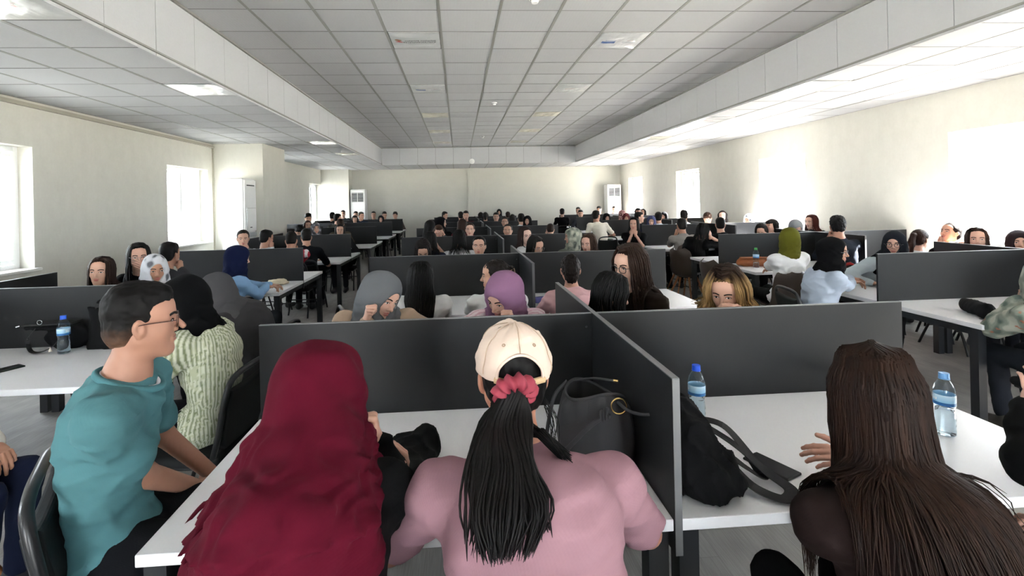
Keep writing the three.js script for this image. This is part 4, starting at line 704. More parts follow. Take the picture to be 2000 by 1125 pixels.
seated({ label: 'person in navy headscarf and light blue denim shirt', head: [-2.215, 1.165, -5.05], look: [128.6, 12], hip: [-2.28, -5.0], turn: 140, lod: 'mid', scarf: 0x141b38, drape: 0.9, top: 0x86abd2, build: 1.05, loose: 0.018, hem: 0.42, hands: [{ at: [-2.085, 0.817, -5.5], dir: [0.8, -0.1, -0.6], palm: [0, -1, 0] }, { at: [-2.071, 0.825, -5.35], dir: [0.8, -0.1, -0.6], palm: [0, -1, 0] }], scarfTail: [[[-2.246, 1.102, -4.95], [-2.267, 0.829, -4.93], 0.05, 0.03]], bottom: 0x1e2026 });
seated({ label: 'person with tied dark hair half hidden behind second shaded partition', head: [-3.009, 1.244, -7.0], look: [23.2, 8], hip: [-3.009, -7.21], turn: 0, lod: 'mid', hair: 'tied', top: 0x55565a });
seated({ label: 'person in white shirt and glasses with short cropped hair', head: [-2.996, 1.184, -7.8], look: [145.9, 8], hip: [-2.996, -7.9], turn: 170, lod: 'mid', male: true, hair: 'short', hairColor: 0x0f0d0c, top: 0xe2e3e6, glasses: M.black, hands: ['table', 'cheek'], skin: 0xc08c70 });
seated({ label: 'person in red and white jersey leaning on hands', head: [-2.505, 1.159, -7.45], look: [193.5, 22], hip: [-2.505, -7.7], turn: 180, lod: 'mid', male: true, hair: 'short', hairColor: 0x15110f, paintTop: jersey, sleeve: 0.35, hands: ['cheek', 'cheek'], skin: 0xc48e72 });
seated({ label: 'person in black T-shirt with clipped hair at shaded desk end', head: [-2.456, 1.172, -8.0], look: [202.0, 15], hip: [-2.42, -7.95], turn: 180, lod: 'mid', male: true, hair: 'short', hairColor: 0x17120f, top: 0x14161c, sleeve: 0.4, skin: 0xc28d72 });
seated({ label: 'person with thick black hair looking down at third shaded desk', head: [-3.118, 1.174, -9.75], look: [25.7, 35], hip: [-3.118, -9.91], turn: 0, lod: 'far', male: true, hair: 'curlyshort', hairColor: 0x0e0c0b, top: 0x2b2c30 });
seated({ label: 'person in grey patterned headscarf at third shaded desk', head: [-2.832, 1.222, -9.85], look: [26.0, 0], hip: [-2.832, -9.91], turn: 0, lod: 'far', scarf: 0x6b6a70, paintScarf: greyPrint, top: 0x5a5a60 });
seated({ label: 'person with long dark hair in hooded top at third shaded desk', head: [-2.304, 1.192, -9.6], look: [13.4, 3], hip: [-2.304, -9.91], turn: 0, lod: 'far', hair: 'mid', hairColor: 0x1a1412, top: 0x232326 });
seated({ label: 'person with dark fringe against the far shaded window', head: [-3.837, 1.355, -12.7], look: [26.8, 10], hip: [-3.75, -12.69], turn: 0, lod: 'far', male: true, hair: 'curlyshort', hairColor: 0x120e0d, top: 0x33343a });
seated({ label: 'person with reddish brown hair at fourth shaded desk', head: [-3.763, 1.197, -12.4], look: [28.8, 8], hip: [-3.35, -12.69], turn: 0, lod: 'far', hair: 'mid', hairColor: 0x3b1f18, top: 0x3a2c2c });
seated({ label: 'person in mottled dark shirt seen in profile at fifth shaded desk', head: [-3.287, 1.316, -13.5], look: [118.6, 0], hip: [-3.287, -13.41], turn: 180, lod: 'far', male: true, hair: 'short', top: 0x3c3b36 });
seated({ label: 'person with brown bun and headband at fourth shaded desk', head: [-2.602, 1.261, -10.9], look: [198.4, 5], hip: [-2.602, -10.71], turn: 180, lod: 'far', hair: 'bun', hairColor: 0x3d2e24, top: 0x4b4438 });
seated({ label: 'person with dark bob over the fifth shaded partition', head: [-3.191, 1.242, -15.2], look: [11.8, 0], hip: [-3.191, -15.39], turn: 0, lod: 'far', hair: 'bob', top: 0x2a2a2e });
seated({ label: 'person in navy jacket with white collar turned round', head: [-3.165, 1.311, -16.1], look: [46.1, 0], hip: [-3.165, -16.11], turn: 180, lod: 'far', male: true, hair: 'short', top: 0x1c2233, skin: 0xc9957a });
seated({ label: 'person in black headscarf over the fifth shaded partition', head: [-2.398, 1.207, -15.2], look: [3.9, 0], hip: [-2.398, -15.39], turn: 0, lod: 'far', scarf: 0x1d1c1f, top: 0x222226 });
seated({ label: 'person with ginger beard at last shaded desk', head: [-4.162, 1.361, -17.85], look: [13.1, 0], hip: [-4.162, -17.95], turn: 0, lod: 'far', male: true, hair: 'short', hairColor: 0x2c1a12, brow: 0x3a2014, lips: 0x8a4a38, top: 0x24262c });
seated({ label: 'person with bushy black hair turned away at last shaded desk', head: [-4.124, 1.314, -16.2], look: [189.3, 0], hip: [-4.124, -16.11], turn: 180, lod: 'far', male: true, hair: 'curlyshort', top: 0x2a2a2c });
seated({ label: 'person half hidden beside the far corner air conditioner', head: [-3.729, 1.311, -17.95], look: [16.7, 0], hip: [-3.729, -18.09], turn: 0, lod: 'far', male: true, hair: 'short', top: 0x303236 });
seated({ label: 'person in glasses with black hair at last shaded desk', head: [-3.087, 1.297, -17.9], look: [6.8, 0], hip: [-3.087, -18.09], turn: 0, lod: 'far', male: true, hair: 'short', glasses: M.black, top: 0x1d1e22 });
seated({ label: 'person with swept black hair looking down at last shaded desk', head: [-2.692, 1.278, -17.9], look: [18.5, 12], hip: [-2.692, -18.09], turn: 0, lod: 'far', male: true, hair: 'short', glasses: M.black, top: 0x3a3d44 });
seated({ label: 'person with curly fringe at aisle end of last shaded desk', head: [-2.306, 1.26, -17.9], look: [-0.7, 5], hip: [-2.306, -18.09], turn: 0, lod: 'far', male: true, hair: 'curlyshort', top: 0x4a3c3c });
seated({ label: 'person in grey headscarf and beige sweater leaning on fist', head: [-0.414, 1.191, -2.6], look: [48.8, 24, -16], hip: [-0.414, -3.2], turn: 0, lod: 'near', scarf: 0x5f6164, scarfWide: 1.04, bonnet: 0x0c0c0e, drape: 1.1, top: 0xb49d89, build: 1.1, loose: 0.022, hands: ['table', { at: [-0.472, 1.085, -2.47], dir: [0.1, 1, 0.05], palm: [0.9, 0.1, -0.2], pose: 'fist', hint: [-0.5, -1, 0] }], skin: 0xdcab94, lips: 0xc06a66 });
seated({ label: 'person in mauve headscarf and pink striped shirt hiding the mouth', head: [0.228, 1.165, -2.62], look: [-43.2, 26, -6], hip: [0.228, -3.2], turn: 0, lod: 'near', scarf: 0x84607c, scarfWide: 1.05, drape: 1.0, paintTop: pinkStripes, build: 1.08, loose: 0.02, hands: [{ at: [0.267, 1.036, -2.47], dir: [-0.25, 1, 0.1], palm: [-0.9, 0, -0.3], pose: 'fist', hint: [0.5, -1, 0] }, 'table'], skin: 0xd9aa94 });
seated({ label: 'person with shoulder length black hair turned to the sunny side', head: [0.867, 1.135, -2.72], look: [100.1, 18], hip: [0.867, -3.0], turn: 40, lod: 'near', hair: 'long', hairColor: 0x0c0b0b, top: 0x8f9490, skin: 0xd9ab95, slump: 0.05 });
seated({ label: 'person with long curly blond hair clasping hands before the face', head: [1.478, 1.144, -2.62], look: [-43.6, 14], hip: [1.478, -3.1], turn: 0, lod: 'near', hair: 'curly', locks: 260, lockR: 0.0062, volume: 0.034, gather: 0, paintHair: blondRoots, top: 0x2b2521, sleeve: 0.3, hands: [{ at: [1.492, 1.045, -2.48], dir: [-0.55, 0.75, 0.35], palm: [-0.7, -0.2, 0.3], pose: 'grip' }, { at: [1.324, 1.046, -2.48], dir: [0.5, 0.8, 0.35], palm: [0.75, 0, 0.3], pose: 'grip' }], skin: 0xd9a78e });
seated({ label: 'person in white T-shirt with long black hair at second middle desk', head: [-0.287, 1.14, -3.5], look: [194.5, 12, 6], hip: [-0.287, -3.89], turn: 180, lod: 'near', hair: 'xlong', gather: 0.13, hairLength: 0.36, hairColor: 0x0c0a0a, top: 0xdedfe0, sleeve: 0.36, hands: ['table', { at: [-0.159, 0.777, -4.0], dir: [-0.6, 0, -0.7], palm: [0, -1, 0] }], skin: 0xc8977d });
seated({ label: 'person in white shirt with clipped up dark hair in profile', head: [0.252, 1.134, -3.55], look: [-96.3, 2], hip: [0.252, -3.89], turn: 180, lod: 'near', hair: 'bun', hairColor: 0x18110e, top: 0xdfe0e2, skin: 0xc99679, extra: clawClip });
seated({ label: 'person in pink T-shirt with dark hair pinned up', head: [0.896, 1.11, -3.9], look: [171.9, 12], hip: [0.896, -3.89], turn: 180, lod: 'near', hair: 'updo', hairColor: 0x1d1512, top: 0xdcb0b4, sleeve: 0.34, build: 1.05, skin: 0xc08a72 });
seated({ label: 'person in round glasses with very long brown hair', head: [1.08, 1.249, -3.05], look: [-61.7, 8], hip: [1.22, -3.2], turn: -60, lod: 'near', hair: 'xlong', volume: 0.012, wave: 0.006, flow: [0.12, 0, -0.04], hairColor: 0x2a1b13, top: 0x241c18, glasses: M.blackPlastic, hands: ['table', 'chin'], skin: 0xd8aa93, headScale: 1.03 });
seated({ label: 'person bowing over second middle desk with centre parted hair', head: [-0.428, 1.129, -5.75], look: [4.1, 42], hip: [-0.428, -5.87], turn: 0, lod: 'mid', hair: 'long', hairColor: 0x1c1412, top: 0x2a2a30 });
seated({ label: 'person in navy top gathering black hair with raised hands', head: [-0.402, 1.164, -6.75], look: [183.3, 8], hip: [-0.402, -6.59], turn: 180, lod: 'mid', hair: 'xlong', hairColor: 0x0d0b0b, top: 0x1a1f33, sleeve: 0.36, hands: ['temple', 'temple'] });
seated({ label: 'person in white top with straight black hair down the back', head: [0.001, 1.178, -6.8], look: [179.9, 5], hip: [0.001, -6.59], turn: 180, lod: 'mid', hair: 'xlong', hairColor: 0x0b0a0a, top: 0xdcdde0 });
seated({ label: 'person in black top with hair pulled back facing the front', head: [0.232, 1.163, -5.7], look: [-8.5, 0], hip: [0.232, -5.87], turn: 0, lod: 'mid', hair: 'tied', hairColor: 0x15110f, top: 0x141416, skin: 0xc99a82 });
seated({ label: 'person in white hoodie with brown hair looking over the divider', head: [0.889, 1.211, -6.5], look: [20.1, 5], hip: [0.889, -6.45], turn: 70, lod: 'mid', hair: 'mid', hairColor: 0x2a1a16, top: 0xd9dadc, skin: 0xe0b6a2 });
seated({ label: 'person in glasses with dark hair bent over second middle desk', head: [0.904, 1.138, -5.7], look: [28.9, 18], hip: [0.904, -5.87], turn: 0, lod: 'mid', hair: 'mid', hairColor: 0x14100f, glasses: M.steel, top: 0x1e1c20 });
seated({ label: 'person in camouflage headscarf resting chin on hand', head: [1.547, 1.173, -6.6], look: [-88.3, 5], hip: [1.547, -6.59], turn: 180, lod: 'mid', scarf: 0x6e7068, paintScarf: camo, top: 0x6c7068, hands: ['chin', 'table'], skin: 0xd2a288 });
seated({ label: 'person with soft brown hair glancing aside at second middle desk', head: [1.532, 1.151, -5.7], look: [-43.2, 5], hip: [1.532, -5.87], turn: 0, lod: 'mid', hair: 'long', hairColor: 0x3a281e, top: 0x2b2726, skin: 0xd8a690 });
seated({ label: 'person with brown fringe holding both hands beside the face', head: [-0.348, 1.184, -8.4], look: [7.3, 6], hip: [-0.348, -8.57], turn: 0, lod: 'mid', hair: 'bob', hairColor: 0x3a261c, top: 0x3b3b40, hands: ['temple', 'temple'], skin: 0xd9aa94 });
seated({ label: 'person with pale face and brown hair at third middle desk', head: [0.19, 1.205, -8.4], look: [-5.4, 0], hip: [0.19, -8.57], turn: 0, lod: 'mid', hair: 'tied', hairColor: 0x36241a, top: 0x55504c, skin: 0xdcae98 });
seated({ label: 'person with tied hair raising the chin at third middle desk', head: [0.846, 1.171, -8.4], look: [-10.8, -3], hip: [0.846, -8.57], turn: 0, lod: 'mid', hair: 'tied', hairColor: 0x14100f, top: 0xd0d2d4 });
seated({ label: 'person with reddish brown hair from behind at fourth middle desk', head: [0.067, 1.247, -9.5], look: [177.5, 0], hip: [0.067, -9.29], turn: 180, lod: 'far', hair: 'mid', hairColor: 0x2e1d18, top: 0x5a2228 });
seated({ label: 'person in black headscarf in profile at fourth middle desk', head: [-0.342, 1.285, -9.55], look: [77.0, 0], hip: [-0.342, -9.29], turn: 180, lod: 'far', scarf: 0x0f0f12, top: 0x141417, skin: 0xd2a28a });
seated({ label: 'person with black hair at outer end of fourth middle desk', head: [-0.535, 1.244, -9.25], look: [153.2, 10], hip: [-0.62, -9.29], turn: 180, lod: 'far', hair: 'mid', hairColor: 0x100d0d, top: 0x1d1d20 });
seated({ label: 'person scratching brown hair at fourth middle desk', head: [1.8, 1.103, -9.5], look: [169.2, 22], hip: [1.8, -9.29], turn: 180, lod: 'far', hair: 'tied', hairColor: 0x2a1d18, top: 0x3c3a3a, hands: ['temple', 'table'] });
seated({ label: 'person in maroon top with short hair at fifth middle desk', head: [0.204, 1.309, -13.8], look: [-0.9, 5], hip: [0.204, -13.97], turn: 0, lod: 'far', male: true, hair: 'short', top: 0x4e1a22 });
seated({ label: 'person with hair tied back at fourth middle desk', head: [1.052, 1.208, -11.1], look: [-5.5, 4], hip: [1.052, -11.27], turn: 0, lod: 'far', hair: 'tied', top: 0x37383c });
seated({ label: 'person in black headscarf at fourth middle desk', head: [1.572, 1.219, -11.1], look: [-13.1, 0], hip: [1.572, -11.27], turn: 0, lod: 'far', scarf: 0x121214, top: 0x16161a });
seated({ label: 'person in white shirt with dark hair at fifth middle desk', head: [1.56, 1.233, -12.1], look: [172.6, 0], hip: [1.56, -11.99], turn: 180, lod: 'far', male: true, hair: 'curlyshort', top: 0xd8dadc });
seated({ label: 'person with short black hair facing forward at fifth middle desk', head: [1.062, 1.245, -13.8], look: [-1.4, 0], hip: [1.062, -13.97], turn: 0, lod: 'far', male: true, hair: 'short', top: 0x26282e });
seated({ label: 'person with dark hair from behind at sixth middle desk', head: [1.63, 1.174, -14.7], look: [173.6, 0], hip: [1.63, -14.61], turn: 180, lod: 'far', hair: 'mid', top: 0x2a2a2e });
seated({ label: 'person in brown top from behind at last middle desk', head: [1.709, 1.193, -16.85], look: [174.2, 0], hip: [1.709, -16.76], turn: 180, lod: 'far', male: true, hair: 'short', hairColor: 0x2a1d18, top: 0x4a3a30 });
seated({ label: 'person with black bob from behind at sixth middle desk', head: [0.806, 1.256, -14.7], look: [176.8, 0], hip: [0.806, -14.61], turn: 180, lod: 'far', hair: 'bob', top: 0x1f2024 });
seated({ label: 'person with long black hair from behind at last middle desk', head: [0.764, 1.215, -16.85], look: [177.4, 0], hip: [0.764, -16.76], turn: 180, lod: 'far', hair: 'mid', top: 0x24242a });
seated({ label: 'person in black headscarf sitting against the far wall', head: [1.533, 1.274, -18.35], look: [-4.8, 0], hip: [1.533, -18.45], turn: 0, lod: 'far', scarf: 0x101012, top: 0x121214 });
seated({ label: 'person with black hair in profile at sixth middle desk', head: [-0.464, 1.254, -16.5], look: [61.6, 8], hip: [-0.464, -16.59], turn: 0, lod: 'far', male: true, hair: 'short', top: 0x3a3d44 });
seated({ label: 'person with round black hair from behind at sixth middle desk', head: [0.063, 1.273, -14.7], look: [179.7, 0], hip: [0.063, -14.61], turn: 180, lod: 'far', male: true, hair: 'short', top: 0x202126 });
seated({ label: 'person in mottled green scarf and flowered jacket at desk', head: [3.852, 1.079, -2.98], look: [-202.4, 12, 6], hip: [3.852, -2.8], turn: 175, lod: 'near', scarf: 0x7d8276, paintScarf: camo, scarfWide: 1.1, drape: 0.9, paintTop: floralJacket, build: 1.15, loose: 0.03, hem: 0.42, hands: ['cheek', 'table'], skin: 0xb98a70, bottom: 0x20232a, shoe: 0x55524c });
seated({ label: 'person in black headscarf and dark glasses at first sunny desk', head: [4.259, 1.179, -4.5], look: [-49.5, 3], hip: [4.259, -4.97], turn: 0, lod: 'mid', scarf: 0x15181f, drape: 1.0, glasses: M.blackPlastic, top: 0xb4c0c6, skin: 0xcf9f88, bottom: 0x0d0d0f, shoe: 0x8a8678 });
seated({ label: 'person with dark ponytail and pale shirt turned to the window', head: [5.534, 1.114, -5.5], look: [104.8, 5], hip: [5.534, -5.6], turn: 160, lod: 'mid', hair: 'pony', hairColor: 0x2a1912, top: 0xc9cfd5, skin: 0xe0b49c });
seated({ label: 'person with sunlit face looking up with hand at the throat', head: [5.655, 1.207, -5.25], look: [-89.2, -12], hip: [5.655, -5.2], turn: -10, lod: 'mid', hair: 'tied', hairColor: 0x17110f, top: 0x19191c, sleeve: 0.4, hands: ['table', 'chin'], skin: 0xdca488 });
seated({ label: 'person with long brown hair smiling behind first sunny partition', head: [5.356, 1.179, -4.7], look: [-43.8, -2], hip: [5.356, -4.85], turn: 0, lod: 'mid', hair: 'long', hairColor: 0x33221a, top: 0x2c2a2c, skin: 0xdba891 });
seated({ label: 'person in dark hood at wall end of first sunny desk', head: [5.886, 1.129, -4.75], look: [-41.2, 0], hip: [5.886, -4.97], turn: 0, lod: 'mid', scarf: 0x2b2326, top: 0x2a2426, skin: 0xd8a48c });
seated({ label: 'person in black headscarf and pale blue blazer', head: [3.317, 1.171, -4.1], look: [38.9, 4], hip: [3.22, -4.2], turn: 80, lod: 'near', scarf: 0x0b0b0d, drape: 0.9, glasses: M.steel, top: 0xb3bfd0, topName: 'blazer', build: 1.08, loose: 0.018, hem: 0.42, hands: [{ at: [4.03, 0.816, -4.55], dir: [1, -0.05, -0.1], palm: [0, -1, 0] }, { at: [3.768, 0.834, -4.4], dir: [1, -0.05, 0.05], palm: [0, -1, 0] }], skin: 0xc08a6c, bottom: 0x16171a, extra: blazer });
seated({ label: 'person in olive headscarf and loose white shirt', head: [3.645, 1.197, -5.15], look: [154.6, 0], hip: [3.645, -5.3], turn: 180, lod: 'mid', scarf: 0x5b5a1e, drape: 0.35, scarfWide: 1.08, top: 0xf0f1f3, build: 1.02, loose: 0.02, hem: 0.47, fold: 0.006, hands: [{ at: [3.753, 0.822, -5.7], dir: [0.3, 0, -1], palm: [0, -1, 0] }, 'table'], chair: 'shell', bottom: 0x121214 });
seated({ label: 'person in navy shirt with thick black hair at second sunny desk', head: [4.78, 1.27, -5.85], look: [150.7, 5], hip: [4.78, -5.75], turn: 180, lod: 'mid', male: true, hair: 'curlyshort', hairColor: 0x0f0d0d, top: 0x20252e, hands: ['cheek', 'table'], skin: 0xb98266 });
seated({ label: 'person hiding one eye with a hand at second sunny desk', head: [4.743, 1.116, -7.35], look: [-40.9, 20], hip: [4.743, -7.54], turn: 0, lod: 'mid', hair: 'mid', hairColor: 0x15100f, top: 0xd8dadd, hands: ['temple', 'table'], skin: 0xc99a84 });
seated({ label: 'person with chin length black hair and white top', head: [5.08, 1.184, -7.6], look: [-81.8, 3], hip: [5.0, -7.54], turn: 0, lod: 'mid', hair: 'bob', hairColor: 0x0d0b0c, top: 0xe6e7ea, skin: 0xd5a58e });
seated({ label: 'person in grey headscarf bowed at second sunny desk', head: [5.497, 1.148, -7.6], look: [-10.9, 28], hip: [5.497, -7.54], turn: 0, lod: 'mid', scarf: 0x8a8c90, top: 0x77797d, skin: 0xd9a995 });
seated({ label: 'person with auburn hair in black vest at second sunny desk', head: [5.981, 1.216, -7.9], look: [-72.2, 3], hip: [5.85, -7.54], turn: 0, lod: 'mid', hair: 'long', hairColor: 0x4b201a, top: 0x222226, sleeve: 0.9, skin: 0xe0b09c });
seated({ label: 'person in black T-shirt with long hair propping head on hand', head: [3.908, 1.133, -7.55], look: [112.6, 15], hip: [3.72, -7.75], turn: 120, lod: 'mid', hair: 'xlong', hairColor: 0x110d0d, top: 0x121214, sleeve: 0.34, hands: ['table', 'temple'], chair: 'shell', skin: 0xd6a48c });
seated({ label: 'person in grey polo shirt with cropped hair', head: [3.97, 1.179, -8.45], look: [174.8, 5], hip: [3.97, -8.39], turn: 180, lod: 'mid', male: true, hair: 'short', hairColor: 0x14110f, top: 0x8e8a86, sleeve: 0.38, hands: ['cheek', { at: [3.91, 0.904, -8.6], dir: [0.5, 0, -0.8], palm: [0, -1, 0] }], chair: 'shell', skin: 0xb98266 });
seated({ label: 'person with clipped black hair in black at third sunny desk', head: [4.718, 1.177, -8.5], look: [150.9, 0], hip: [4.718, -8.39], turn: 180, lod: 'mid', male: true, hair: 'short', hairColor: 0x0d0c0c, top: 0x121215 });
seated({ label: 'person in black with both hands under the chin', head: [3.156, 1.22, -8.6], look: [-30.2, 3], hip: [3.25, -8.85], turn: -10, lod: 'mid', hair: 'long', hairColor: 0x0d0b0b, top: 0x111113, sleeve: 0.4, hands: ['chin', 'chin'], skin: 0xd4a088 });
seated({ label: 'person in violet blue headscarf at third sunny desk', head: [4.086, 1.185, -10.1], look: [-22.1, 4], hip: [4.086, -10.37], turn: 0, lod: 'far', scarf: 0x4a4d6c, top: 0x3d4058 });
seated({ label: 'person in dark shirt in profile at fourth sunny desk', head: [4.249, 1.235, -11.2], look: [74.2, 0], hip: [4.249, -11.03], turn: 180, lod: 'far', male: true, hair: 'short', top: 0x202228 });
seated({ label: 'person in pale blue shirt from behind at fourth sunny desk', head: [4.707, 1.224, -11.2], look: [157.2, 0], hip: [4.72, -11.03], turn: 180, lod: 'far', male: true, hair: 'short', top: 0xc9d0da });
seated({ label: 'person in black hood at fourth sunny desk', head: [5.579, 1.179, -12.9], look: [-43.4, 5], hip: [5.579, -13.01], turn: 0, lod: 'far', scarf: 0x1a1a1d, top: 0x1c1c20 });
seated({ label: 'person in white shirt with thick hair at fourth sunny desk', head: [5.33, 1.245, -11.2], look: [154.5, 0], hip: [5.33, -11.03], turn: 180, lod: 'far', male: true, hair: 'curlyshort', top: 0xdcdde0 });
seated({ label: 'person with brown mop of hair reading at third sunny desk', head: [5.377, 1.216, -10.2], look: [-32.8, 32], hip: [5.377, -10.37], turn: 0, lod: 'far', male: true, hair: 'curlyshort', hairColor: 0x3a261b, top: 0x4a4c52 });
seated({ label: 'person with long hair and sunlit face at third sunny desk', head: [5.795, 1.258, -10.35], look: [-34.3, 0], hip: [5.75, -10.37], turn: 0, lod: 'far', hair: 'long', hairColor: 0x1c1412, top: 0x2a2a2c, skin: 0xe0b39e });
seated({ label: 'person in white flowered headscarf lit by the sun', head: [5.989, 1.186, -9.7], look: [-56.7, 10], hip: [5.88, -10.3], turn: 0, lod: 'far', scarf: 0xe6ded6, paintScarf: floral, top: 0xd0c8c0 });
seated({ label: 'person in cream T-shirt with black hair at fourth sunny desk', head: [3.248, 1.292, -11.3], look: [128.9, 0], hip: [3.35, -11.03], turn: 180, lod: 'far', male: true, hair: 'short', top: 0xe3ddd0, sleeve: 0.36, skin: 0xb98468 });
seated({ label: 'person in black headscarf at fourth sunny desk', head: [3.942, 1.181, -12.75], look: [-2.2, 8], hip: [3.942, -13.01], turn: 0, lod: 'far', scarf: 0x111113, top: 0x151518 });
seated({ label: 'person in rose patterned headscarf at fifth sunny desk', head: [4.687, 1.236, -13.7], look: [166.1, 0], hip: [4.687, -13.71], turn: 180, lod: 'far', scarf: 0x8a5a5c, paintScarf: rosePrint, top: 0x5a3c40 });
seated({ label: 'person in maroon headscarf at fourth sunny desk', head: [4.472, 1.168, -12.75], look: [-14.4, 6], hip: [4.5, -13.01], turn: 0, lod: 'far', scarf: 0x5a2a2c, top: 0x4a2a2c });
seated({ label: 'person with short black hair over fifth sunny partition', head: [3.948, 1.225, -15.55], look: [-9.3, 5], hip: [3.948, -15.69], turn: 0, lod: 'far', male: true, hair: 'short', top: 0x3a3c42 });
seated({ label: 'person in checked shirt at last sunny desk', head: [4.475, 1.28, -18.0], look: [-24.0, 0], hip: [4.475, -18.24], turn: 0, lod: 'far', male: true, hair: 'short', top: 0x6a5a58 });
seated({ label: 'person with curly black hair sitting tall at last sunny desk', head: [5.277, 1.291, -18.0], look: [-36.4, 0], hip: [5.277, -18.24], turn: 0, lod: 'far', male: true, hair: 'curlyshort', top: 0x4c4850 });
seated({ label: 'person in black T-shirt at aisle end of last sunny desk', head: [3.484, 1.272, -16.2], look: [162.8, 5], hip: [3.484, -16.26], turn: 180, lod: 'far', male: true, hair: 'short', top: 0x131316, sleeve: 0.38 });
seated({ label: 'person with sunlit face before the corner air conditioner', head: [5.802, 1.291, -17.8], look: [-18.1, 5], hip: [5.6, -17.9], turn: 0, lod: 'far', male: true, hair: 'short', top: 0x8a8c90, skin: 0xe0b49c });
seated({ label: 'person with black bob at fifth sunny desk', head: [5.193, 1.296, -13.8], look: [-10.7, 0], hip: [5.193, -13.71], turn: 180, lod: 'far', hair: 'bob', top: 0x2c2c30 });
seated({ label: 'person with long black hair in pale top at fifth sunny desk', head: [5.871, 1.237, -15.2], look: [-36.1, 0], hip: [5.871, -15.69], turn: 0, lod: 'far', hair: 'mid', top: 0xc9ccd2 });
// ------------------------------------------------------------------ people at the front desk
{ // sideways on a chair at the open end of the front desk
  const fade = (x, y, z) => mixc(lin(0x0c0a0a), lin(0x5a4234), (0.004 - y + 0.012 * noise3(x * 60, y * 60, z * 60)) * 16);
  const label = 'person in teal T-shirt and thin glasses in profile';
  person({ label, lod: 'near', male: true, kind: 2, head: [-0.997, 1.324, -1.6], look: [118.1, 1, 0], hip: [-1.07, -1.6], hipY: 0.64, neckline: 0.035, turn: 108, headScale: 0.97, hair: 'short', paintHair: fade, brow: 0x100c0a, skin: 0xa8745a, lips: 0x9a675c, top: 0x4f7a80, topName: 't_shirt', sleeve: 0.33, build: 1.0, shoulder: 0.19, loose: 0.02, fold: 0.007, hem: 0.58, bottom: 0x131418, slump: 0.05, arm: 1.05,
    hands: [{ at: [-0.988, 0.615, -2.0], dir: [0.9, -0.1, -0.2], palm: [0, -1, 0] }, { at: [-0.96, 0.631, -1.86], dir: [0.9, -0.05, -0.3], palm: [0, -1, 0], hint: [-1, -0.9, 0.7] }], glasses: mat(0x5a4038, 0.3, { metalness: 0.6 }),
    extra({ o, N, tf, tl, up, headNode }) {
      const ring = []; for (let i = 0; i < 24; i++) { const a = i / 24 * 6.2832; ring.push(N.clone().addScaledVector(tl, Math.sin(a) * 0.084).addScaledVector(tf, Math.cos(a) * 0.084 + 0.008).addScaledVector(up, -0.012 - 0.03 * Math.cos(a) + 0.004 * Math.abs(Math.sin(a)))); }
      part('collar', new THREE.TubeGeometry(new THREE.CatmullRomCurve3(ring, true), 48, 0.011, 8, true), clothMat(0x4f7d84), o);
      const inner = ring.map((p) => p.clone().addScaledVector(up, -0.001).lerp(N, 0.1)); part('undershirt', new THREE.TubeGeometry(new THREE.CatmullRomCurve3(inner, true), 48, 0.008, 8, true), clothMat(0xe6e8ec), o, 'white undershirt edge at the neck');
    } });
  blackChair('black padded chair with handle slot under the person in teal', -0.99, -1.66, 120 * D2R, undefined, 1.1);
}
{ // leaning over the front desk, face turned aside
  const label = 'person in maroon headscarf leaning on the front desk';
  person({ label, lod: 'near', head: [-0.366, 1.181, -1.32], look: [163.1, 14, -8], hip: [-0.3, -0.92], turn: 185, headScale: 1.0, scarf: 0x520c20, scarfWide: 1.12, drape: 1.0, scarfFold: 0.01, scarfBig: 1.35, top: 0x121214, build: 1.05, loose: 0.02, slump: 0.08, bottom: 0x101012, skin: 0xd6a48c, shoulder: 0.165,
    scarfTail: [[[-0.419, 1.092, -1.2], [-0.466, 1.044, -1.12], 0.075, 0.075, 0.05], [[-0.376, 1.211, -1.27], [-0.376, 1.109, -1.14], 0.09, 0.1, 0.06], [[-0.38, 1.108, -1.12], [-0.359, 1.031, -0.95], 0.085, 0.14, 0.05], [[-0.421, 1.1, -1.14], [-0.477, 0.979, -1.02], 0.06, 0.07, 0.05], [[-0.315, 1.088, -1.15], [-0.278, 1.001, -1.0], 0.09, 0.11, 0.05], [[-0.292, 1.047, -1.25], [-0.243, 0.995, -1.2], 0.07, 0.06, 0.05], [[-0.482, 1.025, -1.08], [-0.503, 0.965, -0.98], 0.05, 0.055, 0.05]],
    hands: [{ at: [-0.266, 1.0, -1.4], dir: [0.6, -0.25, -0.4], palm: [-0.2, -1, 0], pose: 'rest', hint: [0.2, -1, -0.5] }, { at: [-0.247, 1.008, -1.38], dir: [-0.05, 1, -0.1], palm: [-1, 0, 0.3], pose: 'fist', hint: [0.6, -1, 0.3] }] });
  blackChair('black padded chair under the person in maroon headscarf', -0.3, -0.88, 185 * D2R);
}
